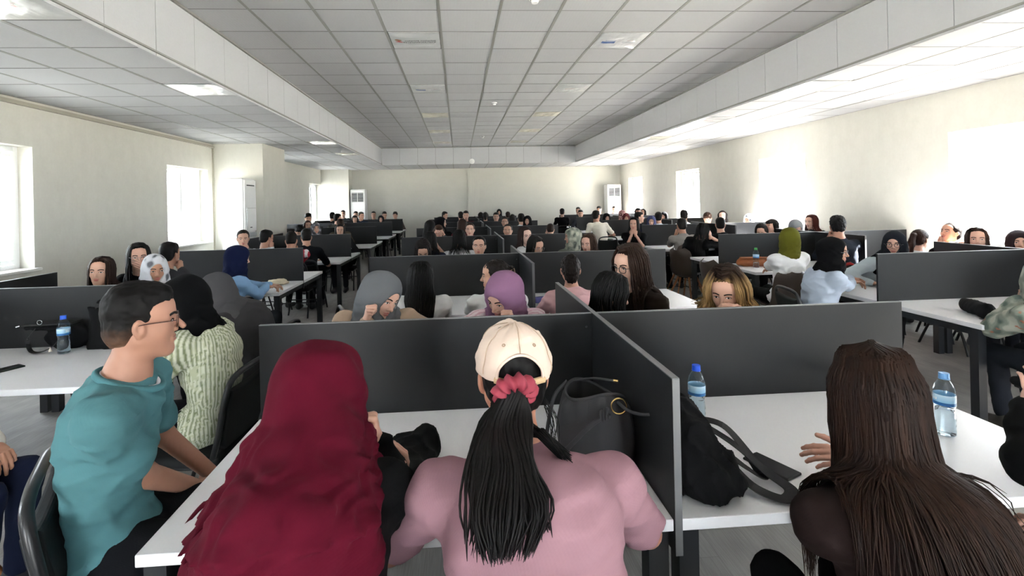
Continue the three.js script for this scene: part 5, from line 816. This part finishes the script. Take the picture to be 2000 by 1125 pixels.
{ // back view in a cap with a ponytail
  const label = 'person in pink T-shirt and beige cap with ponytail';
  const o = person({ label, lod: 'near', head: [0.136, 1.203, -1.32], look: [183, 10, 2], hip: [0.19, -0.9], turn: 180, headScale: 1.12, hair: 'tied', hairColor: 0x0d0b0b, top: 0x9a7680, topName: 't_shirt', sleeve: 0.38, build: 1.24, shoulder: 0.2, shoulderDrop: 0.08, loose: 0.018, fold: 0.006, slump: 0.07, bottom: 0x16161a, skin: 0xb8795c, arm: 1.02,
    hands: [{ at: [-0.06, 0.731, -1.5], dir: [0.7, 0, -0.7], palm: [0, -1, 0], hint: [-1, -0.6, 0.3] }, { at: [0.354, 0.729, -1.5], dir: [-0.7, 0, -0.7], palm: [0, -1, 0], hint: [1, -0.6, 0.3] }],
    extra({ o, headNode, inHead, C, N, tf, tl, up, P0, mid }) {
      // six gores of cloth, a hem band, an arch with strap at the back, a peak in front
      const dome = (t, f, e = 0) => { const a = t * 6.2832, y = Math.cos(f * 1.5708), r = Math.sin(f * 1.5708) ** 0.86, seam = 0.0022 * Math.exp(-((((a / 6.2832 * 6) % 1 + 1) % 1 - 0.5) ** 2) * 0) ; const bump = 0.003 * noise3(Math.sin(a) * 2.2, y * 2.4, Math.cos(a) * 2.2) + (y > 0.75 ? 0.004 * Math.sin(a * 2 + 1) : 0); return V(Math.sin(a) * r * (0.092 + e + bump), 0.038 + y * (0.098 + e + bump), -0.016 + Math.cos(a) * r * (0.112 + e + bump)); };
      const nt = 96, nf = 20, pos = [], idx = [], cut = (t) => { const d = Math.abs(((t + 0.5) % 1) - 0.0) ; const b = Math.min(Math.abs(t - 0.5), 1) * 6.2832; return b < 0.62 ? 1.13 - 0.43 * Math.sqrt(Math.max(0, 1 - (b / 0.62) ** 2)) : 1.13; };
      for (const e of [0, -0.003]) for (let j = 0; j <= nf; j++) for (let i = 0; i <= nt; i++) { const t = i / nt, k = j / nf, p = dome(t, k * cut(t) * 0.97, e); const g = Math.abs(((t * 6) % 1) - 0.5) > 0.475 ? -0.0012 : 0; p.addScaledVector(p.clone().sub(V(0, 0.03, -0.016)).normalize(), g); pos.push(p.x, p.y, p.z); }
      const K = (nt + 1) * (nf + 1); for (const s of [0, 1]) for (let j = 0; j < nf; j++) for (let i = 0; i < nt; i++) { const a = s * K + j * (nt + 1) + i, b = a + 1, c = a + nt + 1, d = c + 1; s ? idx.push(a, b, c, b, d, c) : idx.push(a, c, b, b, c, d); }
      for (let i = 0; i < nt; i++) { const a = nf * (nt + 1) + i; idx.push(a, a + K, a + 1, a + 1, a + K, a + K + 1); }
      const g = new THREE.BufferGeometry(); g.setAttribute('position', new THREE.Float32BufferAttribute(pos, 3)); g.setAttribute('uv', new THREE.Float32BufferAttribute(new Float32Array(pos.length / 3 * 2), 2)); g.setIndex(idx); g.computeVertexNormals();
      const beige = clothMat(0xdcc7b8), cap = headNode(part('cap', g, beige, o)); cap.rotation.order = 'XYZ'; cap.rotateX(-0.16);
      part('cap_button', new THREE.SphereGeometry(0.0075, 16, 10).scale(1, 0.5, 1).translate(0, 0.138, -0.016), beige, cap);
      const seams = []; for (let s = 0; s < 6; s++) { const p = []; for (let j = 1; j <= 12; j++) p.push(dome(s / 6 + 1 / 12 * 0, j / 12 * Math.min(cut(s / 6), 1.1) * 0.95, 0.0008)); seams.push(tube(p, 0.0011, 20, 5)); } part('cap_seams', merge(seams), clothMat(0xcdb49c), cap);
      const arch = []; for (let i = 0; i <= 20; i++) { const t = 0.5 + (i / 20 - 0.5) * 0.2; arch.push(dome(t, cut(t) * 0.965, 0.0015)); } part('cap_arch_trim', tube(arch, 0.0035, 40, 6), beige, cap);
      for (const t of [0.42, 0.58]) part('cap_eyelet', new THREE.TorusGeometry(0.0032, 0.0012, 6, 14).lookAt(dome(t, 0.55).sub(V(0, 0.03, -0.016))).translate(...dome(t, 0.55, 0.001).toArray()), clothMat(0xb79c84), cap);
      const sp = []; for (let i = 0; i <= 12; i++) { const t = 0.5 + (i / 12 - 0.5) * 0.21; sp.push(dome(t, 1.07, 0.0)); } part('cap_strap', (() => { const s = tube(sp, 0.008, 30, 8); return s; })(), clothMat(0xcdb08c), cap);
      const pk = new THREE.Shape(); pk.moveTo(-0.085, 0); pk.bezierCurveTo(-0.08, 0.09, 0.08, 0.09, 0.085, 0); pk.bezierCurveTo(0.05, 0.035, -0.05, 0.035, -0.085, 0); const pg = new THREE.ExtrudeGeometry(pk, { depth: 0.004, bevelEnabled: true, bevelSize: 0.002, bevelThickness: 0.001, bevelSegments: 2 }).rotateX(Math.PI / 2 - 0.1).translate(0, 0.034, 0.055); part('cap_peak', pg, beige, cap);
      // scrunchie
      const root = inHead(0.016, -0.008, -0.14), ax = inHead(0, -0.06, -0.21).sub(inHead(0, 0, -0.148)).normalize(), u = V(1, 0, 0).addScaledVector(ax, -ax.x).normalize(), w = ax.clone().cross(u), sc = [], N1 = 60, N2 = 12, ix = [];
      for (let i = 0; i < N1; i++) for (let j = 0; j < N2; j++) { const a = i / N1 * 6.2832, b = j / N2 * 6.2832, r = 0.018 + 0.005 * Math.sin(a * 11 + Math.sin(b) * 1.5) + 0.003 * noise3(i * 0.4, j * 0.6, 3), R = 0.036 + r * Math.cos(b); const p = root.clone().addScaledVector(u, Math.cos(a) * R).addScaledVector(w, Math.sin(a) * R).addScaledVector(ax, r * Math.sin(b)); sc.push(p.x, p.y, p.z); const i2 = (i + 1) % N1, j2 = (j + 1) % N2; ix.push(i * N2 + j, i2 * N2 + j, i * N2 + j2, i2 * N2 + j, i2 * N2 + j2, i * N2 + j2); }
      const sg = new THREE.BufferGeometry(); sg.setAttribute('position', new THREE.Float32BufferAttribute(sc, 3)); sg.setAttribute('uv', new THREE.Float32BufferAttribute(new Float32Array(sc.length / 3 * 2), 2)); sg.setIndex(ix); sg.computeVertexNormals(); part('scrunchie', sg, mat(0x8c2b3d, 0.7, { side: THREE.DoubleSide }), o);
      // ponytail: thick locks that arch out of the cap and fall down the back
      const list = [], at = (p) => V(p[0] - 0.19, p[1], p[2] + 0.9), way = [root, at([0.097, 1.167, -1.14]), at([0.086, 1.124, -1.04]), at([0.084, 1.069, -0.97]), at([0.073, 1.001, -0.93])], wide = [0.02, 0.056, 0.07, 0.074, 0.056];
      for (let i = 0; i < 420; i++) { const a = rnd() * 6.2832, q = Math.sqrt(rnd()), n = 3.2 + rnd() * 1.7, pts = [], sw = (rnd() - 0.5) * 0.5; for (let k = 0; k < way.length && k <= n; k++) { const e = wide[k] * q * (k > 2 ? 1 + (rnd() - 0.5) * 0.5 : 1); pts.push(way[k].clone().add(V(Math.cos(a) * e + sw * 0.03 * k * 0.5 + 0.009 * Math.sin(k * 2.3 + a * 2), (k ? 0 : Math.sin(a) * e * 0.5), Math.sin(a) * e * (k ? 0.45 : 0.3)))); } if (n < 4) { const l = pts[pts.length - 1]; pts.push(l.clone().add(V((rnd() - 0.5) * 0.05, -0.06, 0.0))); } pts.k = 0.6 + rnd() * 0.8; list.push(pts); }
      // a loose bunch swept over one shoulder
      for (let i = 0; i < 70; i++) { const j = () => (rnd() - 0.5) * 0.02; list.push([inHead(0.05 + j(), -0.05 + j(), -0.06), inHead(-0.03 + j(), -0.1 + j(), -0.1), at([0.19, 1.116, -1.16]).add(V(j(), j(), j())), at([0.237, 1.081, -1.12]).add(V(j() * 1.5, j(), j()))]); }
      part('ponytail', strands(list, 0.0056, 0.0016, 4, 14), hairMat(0x0d0b0b), o).userData.kind = 'stuff';
      const loose = []; for (let i = 0; i < 16; i++) { const j = () => (rnd() - 0.5) * 0.03; loose.push([inHead(-0.07, -0.05 + j(), -0.04), inHead(-0.09 + j(), -0.09, -0.05), inHead(-0.085 + j(), -0.15 + j(), -0.06)]); } part('stray_hair', strands(loose, 0.0012, 0.0005, 3, 8), hairMat(0x0d0b0b), o).userData.kind = 'stuff';
    } });
  blackChair('black padded chair under the person in pink and cap', 0.19, -0.84, Math.PI);
}
{ // back view, very long loose hair
  const brown = (x, y, z) => { const n = noise3(x * 30, y * 3, z * 30) + 0.6 * noise3(x * 90, y * 4, z * 90); return mixc(lin(0x180e0b), lin(0x38241a), 0.3 + 0.3 * n); };
  const label = 'person in dark brown top with very long loose brown hair';
  person({ label, lod: 'near', head: [1.077, 1.15, -1.2], look: [139.8, 6, -3], hip: [1.02, -1.0], turn: 178, headScale: 1.1, hair: 'xlong', hairLength: 0.62, locks: 1250, lockR: 0.0038, wave: 0.005, gather: 0.0, paintHair: brown, partAngle: 70, top: 0x221817, build: 1.1, shoulder: 0.17, shoulderDrop: 0.095, loose: 0.02, slump: 0.04, bottom: 0x0d0d0f, skin: 0xcf9a84, flow: [0.1, 0, 0.03],
    hands: [{ at: [1.405, 0.821, -1.62], dir: [-0.95, 0.15, -0.1], palm: [0.1, -0.6, -0.6], pose: 'rest', hint: [-0.1, -1, 0.2] }, { at: [1.498, 0.8, -1.5], dir: [-0.3, 0, -1], palm: [0, -1, 0] }] });
  blackChair('black padded chair under the person with very long hair', 0.98, -0.92, Math.PI);
}
{ // mostly outside the frame, only a raised forearm reaches in
  const label = 'person in black sleeve raising a hand at desk end';
  person({ label, lod: 'near', head: [2.102, 1.093, -1.45], look: [-150, 0, 0], hip: [1.92, -1.12], turn: -140, hair: 'long', hairColor: 0x17110f, top: 0x101012, build: 1.05, loose: 0.026, bottom: 0x17171b, skin: 0xdba994,
    hands: [{ at: [1.886, 0.949, -1.5], dir: [0.12, 1, 0.1], palm: [0.5, 0, -0.8], pose: 'rest', hint: [-1, -0.35, 0.2] }, 'lap'] });
  blackChair('black padded chair under the person raising a hand', 1.92, -1.06, -140 * D2R);
}
{ // left edge, partly outside the frame
  const label = 'person in white shirt and navy jeans at first shaded desk';
  person({ label, lod: 'mid', male: true, head: [-2.3, 1.2, -2.16], look: [60, 5, 0], hip: [-2.32, -2.14], turn: 95, hair: 'short', top: 0xe4e2dc, bottom: 0x1a2036, shoe: 0x26282c, skin: 0xb98468, build: 1.05, hands: ['lap', 'lap'] });
  shellChair('brown shell chair on wooden legs under person in navy jeans', -2.32, -2.14, 95 * D2R);
}
// ------------------------------------------------------------------ things on the desks
const plastic = new THREE.MeshPhysicalMaterial({ color: 0xeef6fb, roughness: 0.08, transmission: 1, thickness: 0, ior: 1.45 });
const waterMat = new THREE.MeshPhysicalMaterial({ color: 0xf4fafc, roughness: 0.02, transmission: 1, thickness: 0.06, ior: 1.33 });
const bottleLabel = (() => { const c = document.createElement('canvas'); c.width = 256; c.height = 64; const g = c.getContext('2d'); const r = g.createLinearGradient(0, 0, 0, 64); r.addColorStop(0, '#cfe6f4'); r.addColorStop(0.7, '#8fc3e6'); r.addColorStop(0.72, '#1f5f9e'); r.addColorStop(1, '#2a74b8'); g.fillStyle = r; g.fillRect(0, 0, 256, 64); g.fillStyle = '#ffffff'; g.font = 'bold 26px sans-serif'; for (const x of [8, 136]) g.fillText('Su', x + 30, 34); const t = new THREE.CanvasTexture(c); t.colorSpace = THREE.SRGBColorSpace; return t; })();
function bottle(label, p, capColor, k = 1, fill = 0.6) {
  const o = thing('water_bottle', label, 'bottle', p); o.scale.setScalar(k);
  const prof = [[0.0, 0.002], [0.026, 0.0], [0.0315, 0.006], [0.032, 0.02], [0.0305, 0.03], [0.032, 0.04], [0.0305, 0.05], [0.032, 0.06], [0.029, 0.085], [0.0285, 0.095], [0.032, 0.11], [0.032, 0.15], [0.0315, 0.165], [0.027, 0.182], [0.018, 0.197], [0.0135, 0.203], [0.0135, 0.209]].map(([x, y]) => new THREE.Vector2(x, y));
  part('bottle_body', new THREE.LatheGeometry(prof, 32), plastic, o);
  const wp = [new THREE.Vector2(0, 0.004)]; for (const v of prof.slice(1)) if (v.y < 0.2 * fill) wp.push(new THREE.Vector2(v.x - 0.0012, Math.max(0.004, v.y))); wp.push(new THREE.Vector2(0, wp[wp.length - 1].y)); part('water', new THREE.LatheGeometry(wp, 28), waterMat, o);
  const lg = new THREE.CylinderGeometry(0.0325, 0.0325, 0.038, 32, 1, true).translate(0, 0.131, 0); part('bottle_label', lg, new THREE.MeshStandardMaterial({ map: bottleLabel, roughness: 0.5, side: THREE.DoubleSide }), o, 'pale blue paper label');
  part('bottle_cap', merge([new THREE.CylinderGeometry(0.0155, 0.016, 0.018, 24).translate(0, 0.216, 0), new THREE.TorusGeometry(0.0155, 0.0018, 6, 24).rotateX(Math.PI / 2).translate(0, 0.205, 0)]), mat(capColor, 0.4), o);
}
bottle('water bottle with blue cap beside black handbag on shaded desk', [-2.598, 0.75, -3.361], 0x2a62d8, 1.1, 0.55);
bottle('water bottle with bright blue cap behind the black tote bag', [0.968, 0.75, -1.955], 0x2456d6, 1.05, 0.7);
bottle('water bottle with pale blue cap beside very long hair', [1.846, 0.75, -1.75], 0x6fa6dc, 1.05, 0.5);
bottle('water bottle with green cap before the brown bag', [3.84, 0.75, -6.075], 0x3fa24a, 1.15, 0.35);
bottle('water bottle with blue cap on second sunny desk', [5.9, 0.75, -6.3], 0x2a62d8, 1.1, 0.5);
function phone(label, p, turn, color) {
  const o = thing('phone', label, 'phone', p, turn);
  part('case', rbox(0.078, 0.009, 0.16, 0.004, 0, 0.0045, 0, 3), mat(color, 0.4), o); part('screen', rbox(0.07, 0.001, 0.15, 0.0004, 0, 0.0092, 0, 1), M.blackPlastic, o);
}
phone('black phone lying beside the black tote bag straps', [1.05, 0.7505, -1.6], 0.42, 0x0f1012);
phone('dark green phone lying on the first shaded desk', [-2.69, 0.7505, -3.05], -0.5, 0x22302c);
phone('dark phone under the fingers of person in pale blazer', [4.211, 0.75, -4.699], -1.4, 0x121316);
// soft bags
const bagSolid = (P, cell, f = 0.006) => solid(P, cell, (x, y, z, d) => Math.max(d + f * (noise3(x * 9, y * 9, z * 9) + 0.5 * noise3(x * 22, y * 14, z * 22)) - f * 1.6 * ((1 - Math.abs(noise3(x * 11 + y * 4, y * 5 - z * 3, z * 9))) ** 3 - 0.35), 0.001 - y), 0.012);
function strap(points, w, t, seg = 40) { // flat ribbon with thickness
  const cv = new THREE.CatmullRomCurve3(points.map((p) => V(...p))), pos = [], idx = [], T = V(0, 0, 0), up = V(0, 1, 0);
  for (let i = 0; i <= seg; i++) { const p = cv.getPoint(i / seg); cv.getTangent(i / seg, T); const s = T.clone().cross(up); if (s.lengthSq() < 0.05) s.set(1, 0, 0); s.normalize(); const n = s.clone().cross(T).normalize(); for (const [a, b] of [[-1, -1], [1, -1], [1, 1], [-1, 1]]) { const q = p.clone().addScaledVector(s, a * w / 2).addScaledVector(n, b * t / 2); pos.push(q.x, Math.max(q.y, 0.0005), q.z); } if (i) for (let k = 0; k < 4; k++) { const a = (i - 1) * 4 + k, b = (i - 1) * 4 + (k + 1) % 4; idx.push(a, b, a + 4, b, b + 4, a + 4); } }
  const g = new THREE.BufferGeometry(); g.setAttribute('position', new THREE.Float32BufferAttribute(pos, 3)); g.setAttribute('uv', new THREE.Float32BufferAttribute(new Float32Array(pos.length / 3 * 2), 2)); g.setIndex(idx); g.computeVertexNormals(); const nn = bare(g); nn.computeVertexNormals(); return nn;
}
const strapMat = mat(0x161618, 0.8, { side: THREE.DoubleSide });
{
  const o = thing('tote_bag', 'black soft tote bag slumped against the divider', 'bag', [0.745, 0.75, -1.58]);
  part('bag_body', bagSolid([ell([-0.01, 0.11, -0.03], [0.09, 0.13, 0.2], 0.04), ell([-0.05, 0.19, -0.1], [0.055, 0.08, 0.1], 0.05), ell([0.03, 0.06, 0.09], [0.1, 0.065, 0.11], 0.05)], 0.0075, 0.009), M.blackCloth, o);
  part('bag_handle', strap([[0.06, 0.16, -0.05], [0.16, 0.1, 0.0], [0.24, 0.03, 0.06], [0.27, 0.012, 0.13], [0.22, 0.012, 0.17], [0.16, 0.02, 0.12], [0.1, 0.08, 0.06]], 0.042, 0.003), strapMat, o);
  part('bag_handle', strap([[0.05, 0.15, -0.1], [0.15, 0.14, -0.05], [0.21, 0.06, 0.01], [0.22, 0.02, 0.06], [0.17, 0.05, 0.06], [0.09, 0.11, 0.03]], 0.042, 0.003), strapMat, o);
}
{
  const o = thing('bucket_bag', 'charcoal drawstring bucket bag with gold ring beside divider', 'bag', [0.475, 0.75, -1.73], -0.6), m = mat(0x3a3a3d, 0.7, { bumpMap: weaveBump, bumpScale: 0.0005 });
  const pts = [[0, 0.002], [0.1, 0.0], [0.118, 0.012], [0.124, 0.07], [0.12, 0.13], [0.108, 0.19], [0.098, 0.225], [0.094, 0.232]].map((v) => new THREE.Vector2(...v)), g = new THREE.LatheGeometry(pts, 64), p = g.attributes.position;
  for (let i = 0; i < p.count; i++) { const x = p.getX(i), y = p.getY(i), z = p.getZ(i), a = Math.atan2(z, x), k = 1 + clamp(y * 4, 0, 1) * (0.05 * Math.sin(a * 11) + 0.04 * noise3(x * 12, y * 6, z * 12)), pinch = 1 - clamp((y - 0.12) * 4, 0, 0.5); p.setXYZ(i, x * k * 1.15, y + (y > 0.2 ? 0.022 * Math.sin(a * 2) : 0), z * k * (0.5 + 0.3 * pinch)); }
  g.computeVertexNormals(); part('bag_body', g, Object.assign(m.clone(), { side: THREE.DoubleSide }), o);
  const rim = []; for (let i = 0; i < 40; i++) { const a = i / 40 * 6.2832; rim.push(V(Math.cos(a) * 0.108, 0.234 + 0.022 * Math.sin(a * 2), Math.sin(a) * 0.06)); } part('bag_rim', tube(rim, 0.006, 80, 6, true), m, o);
  part('drawstring', tube([[0.1, 0.235, 0.05], [0.14, 0.225, 0.075], [0.19, 0.225, 0.085], [0.235, 0.235, 0.08]], 0.0055, 20, 8), m, o); part('drawstring_tip', tube([[0.235, 0.235, 0.08], [0.252, 0.239, 0.078]], 0.0065, 4, 10), M.gold, o, 'gold cord tip');
  part('ring', new THREE.TorusGeometry(0.026, 0.0028, 10, 40).rotateY(0.5).translate(0.105, 0.225, 0.055), M.gold, o, 'gold ring');
  const kn = []; for (let i = 0; i <= 40; i++) { const t = i / 40, a = t * 18.8; kn.push(V(0.05 + t * 0.03 + Math.cos(a) * 0.004, 0.19 + Math.sin(a) * 0.014 + t * 0.02, 0.085 + Math.cos(a) * 0.014)); } part('knot', tube(kn, 0.006, 120, 7), m, o);
  part('strap', tube([[0.07, 0.2, 0.085], [0.02, 0.16, 0.11], [-0.05, 0.08, 0.12], [-0.1, 0.02, 0.11]], 0.008, 24, 8), m, o);
  part('strap', tube([[-0.11, 0.25, -0.02], [-0.15, 0.2, 0.01], [-0.17, 0.1, 0.03], [-0.18, 0.01, 0.04]], 0.007, 24, 8), m, o);
  part('drawstring', tube([[-0.09, 0.255, -0.02], [-0.02, 0.265, -0.05], [0.05, 0.262, -0.07]], 0.0045, 16, 8), m, o); part('drawstring_tip', tube([[0.05, 0.262, -0.07], [0.066, 0.261, -0.074]], 0.006, 4, 10), M.gold, o, 'gold cord tip');
}
{
  const o = thing('black_bag', 'black cloth bag lying flat under the maroon headscarf', 'bag', [-0.2, 0.75, -1.68]);
  part('bag_body', bagSolid([ell([0, 0.035, -0.02], [0.1, 0.045, 0.2], 0.04), ell([0.03, 0.035, 0.1], [0.07, 0.04, 0.09], 0.04), ell([0.06, 0.06, -0.12], [0.05, 0.05, 0.07], 0.04)], 0.009), M.blackCloth, o);
  part('thread', tube([[0.06, 0.003, 0.16], [0.1, 0.002, 0.17], [0.15, 0.002, 0.165]], 0.001, 12, 4), strapMat, o);
}
{
  const o = thing('handbag', 'black handbag with loop handle behind the water bottle', 'bag', [-2.72, 0.75, -3.47], 0.1);
  part('bag_body', bagSolid([ell([0.06, 0.08, -0.01], [0.14, 0.09, 0.06], 0.03), ell([-0.02, 0.155, 0], [0.17, 0.022, 0.06], 0.02)], 0.008, 0.004), M.blackCloth, o);
  part('bag_flap', rbox(0.3, 0.012, 0.12, 0.005, -0.02, 0.182, 0.01), M.black, o); part('handle', strap([[-0.09, 0.16, 0.06], [-0.12, 0.1, 0.08], [-0.1, 0.02, 0.09], [-0.04, 0.012, 0.1], [0.02, 0.04, 0.085], [0.06, 0.1, 0.07]], 0.028, 0.004), strapMat, o);
  part('ring', new THREE.TorusGeometry(0.014, 0.002, 8, 24).translate(-0.06, 0.2, 0.07), M.chrome, o); part('zip_pull', merge([tube([[-0.19, 0.18, 0.05], [-0.205, 0.175, 0.06]], 0.005, 4, 8)]), M.chrome, o); part('tassel', new THREE.ConeGeometry(0.012, 0.03, 10).translate(0.025, 0.03, 0.11), mat(0xd8d2c6, 0.6), o, 'pale tassel');
}
{
  const o = thing('tote_bag', 'tall black tote bag standing against first shaded partition', 'bag', [-2.36, 0.75, -3.46]);
  part('bag_body', solid([ell([0, 0.14, 0], [0.15, 0.17, 0.06], 0.03), cone([-0.12, 0.02, 0], [0.12, 0.02, 0], 0.045, 0.045, 0.04), cone([-0.11, 0.24, 0.01], [-0.13, 0.28, 0.03], 0.03, 0.012, 0.03)], 0.01, (x, y, z, d) => Math.max(d + 0.007 * noise3(x * 9, y * 9, z * 9), 0.001 - y, y - 0.3), 0.012), M.blackCloth, o);
  part('bag_handle', strap([[-0.08, 0.27, 0.03], [-0.06, 0.33, 0.03], [0.04, 0.34, 0.03], [0.08, 0.27, 0.03]], 0.025, 0.004), strapMat, o);
}
{
  const o = thing('belt_bag', 'black belt bag with white badge on first sunny desk', 'bag', [3.87, 0.75, -3.42], 1.15);
  part('bag_body', bagSolid([cone([-0.13, 0.055, 0], [0.13, 0.05, 0.01], 0.055, 0.05, 0.03), ell([-0.16, 0.06, 0], [0.045, 0.055, 0.045], 0.02), ell([0.05, 0.045, 0.04], [0.1, 0.04, 0.05], 0.03)], 0.008, 0.004), M.blackCloth, o);
  part('badge', new THREE.CylinderGeometry(0.013, 0.013, 0.003, 20).rotateX(Math.PI / 2 - 0.5).translate(0.07, 0.055, 0.093), M.white, o, 'round white badge'); part('belt', strap([[-0.15, 0.03, 0.04], [-0.2, 0.012, 0.05], [-0.25, 0.02, 0.03], [-0.3, 0.012, 0.02]], 0.04, 0.005), strapMat, o);
  part('buckle', merge([new THREE.TorusGeometry(0.018, 0.003, 8, 20).rotateX(1.3).translate(-0.19, 0.02, 0.06)]), M.frame, o); part('buckle', new THREE.TorusGeometry(0.018, 0.003, 8, 20).rotateX(0.6).translate(0.16, 0.03, 0.08), M.chrome, o); part('belt', strap([[0.16, 0.03, 0.06], [0.22, 0.014, 0.07], [0.28, 0.012, 0.1]], 0.04, 0.005), strapMat, o);
}
{
  const o = thing('clutch_bag', 'brown leather bag behind the green capped bottle', 'bag', [3.93, 0.75, -6.22], -0.2), m = mat(0x9a5a33, 0.55, { bumpMap: plasterBump, bumpScale: 0.001 });
  part('bag_body', bagSolid([ell([0, 0.05, 0], [0.24, 0.065, 0.09], 0.03), cone([-0.22, 0.04, 0], [-0.22, 0.07, 0], 0.03, 0.02, 0.03), cone([-0.2, 0.1, 0], [0.2, 0.11, -0.01], 0.012, 0.012, 0.03)], 0.01, 0.004), m, o); part('flap', rbox(0.4, 0.006, 0.09, 0.003, 0, 0.118, 0.02).rotateX(0.05), m, o);
}
{
  const o = thing('pouch', 'violet zip pouch on second middle desk by the divider', 'pouch', [0.72, 0.75, -4.4], 0.2), m = mat(0x5d5c9e, 0.6);
  part('pouch_body', rbox(0.13, 0.055, 0.07, 0.024, 0, 0.0285, 0, 4), m, o); part('zip', tube([[-0.055, 0.05, 0.012], [0, 0.058, 0.012], [0.055, 0.05, 0.012]], 0.002, 10, 6), M.frame, o); part('loop', tube([[0.06, 0.03, 0], [0.08, 0.035, 0.01], [0.085, 0.02, 0.02], [0.064, 0.022, 0.01]], 0.003, 12, 6), m, o);
}
{
  const o = thing('headphones_case', 'small black round case beside the violet pouch', 'case', [0.84, 0.75, -4.4]);
  part('case_lower', new THREE.CylinderGeometry(0.034, 0.03, 0.03, 24).translate(0, 0.015, 0), M.blackPlastic, o); part('case_lid', new THREE.SphereGeometry(0.034, 24, 10, 0, 7, 0, 1.57).scale(1, 0.5, 1).translate(0, 0.031, 0), M.blackPlastic, o);
}
{
  const o = thing('cloth_bag', 'cream cloth bag under the hands of person in denim', 'bag', [-2.178, 0.75, -5.947], 0.35), m = mat(0xd8ccb2, 0.9, { bumpMap: weaveBump, bumpScale: 0.0006 });
  part('bag_body', bagSolid([ell([0, 0.02, 0], [0.13, 0.025, 0.1], 0.02), cone([-0.08, 0.03, -0.08], [0.08, 0.035, -0.08], 0.02, 0.02, 0.03)], 0.008, 0.005), m, o); part('bag_handle', strap([[-0.05, 0.04, -0.08], [-0.02, 0.045, 0.02], [0.05, 0.04, 0.04], [0.07, 0.04, -0.07]], 0.022, 0.003), Object.assign(m.clone(), { side: THREE.DoubleSide }), o);
}
for (const [x, d, t, n] of [[4.2, 12.4, 0.2, 'fourth'], [3.95, 14.2, -0.1, 'fifth'], [5.5, 9.9, 0.3, 'third'], [-2.5, 14.0, 0.4, 'fifth shaded']]) {
  const o = thing('notebook', `open white notebook lying on the ${n} ${x > 0 ? 'sunny ' : ''}desk`, 'notebook', [x, 0.75, -d], t);
  part('page', rbox(0.15, 0.008, 0.21, 0.003, -0.076, 0.004, 0, 1), M.white, o); part('page', rbox(0.15, 0.006, 0.21, 0.002, 0.076, 0.003, 0, 1), M.white, o); part('spine', box(0.006, 0.006, 0.21, 0, 0.003, 0), M.frame, o);
}
// chairs nobody sits on
blackChair('empty black padded chair behind the person in striped shirt', -1.22, -3.95, -70 * D2R);
shellChair('empty brown shell chair under edge of second sunny desk', 3.42, -6.15, 100 * D2R);
shellChair('empty dark red shell chair behind first sunny desk', 4.55, -5.25, 10 * D2R, undefined, mat(0x6a1f1c, 0.45));
shade(scene);
renderer.render(scene, camera);
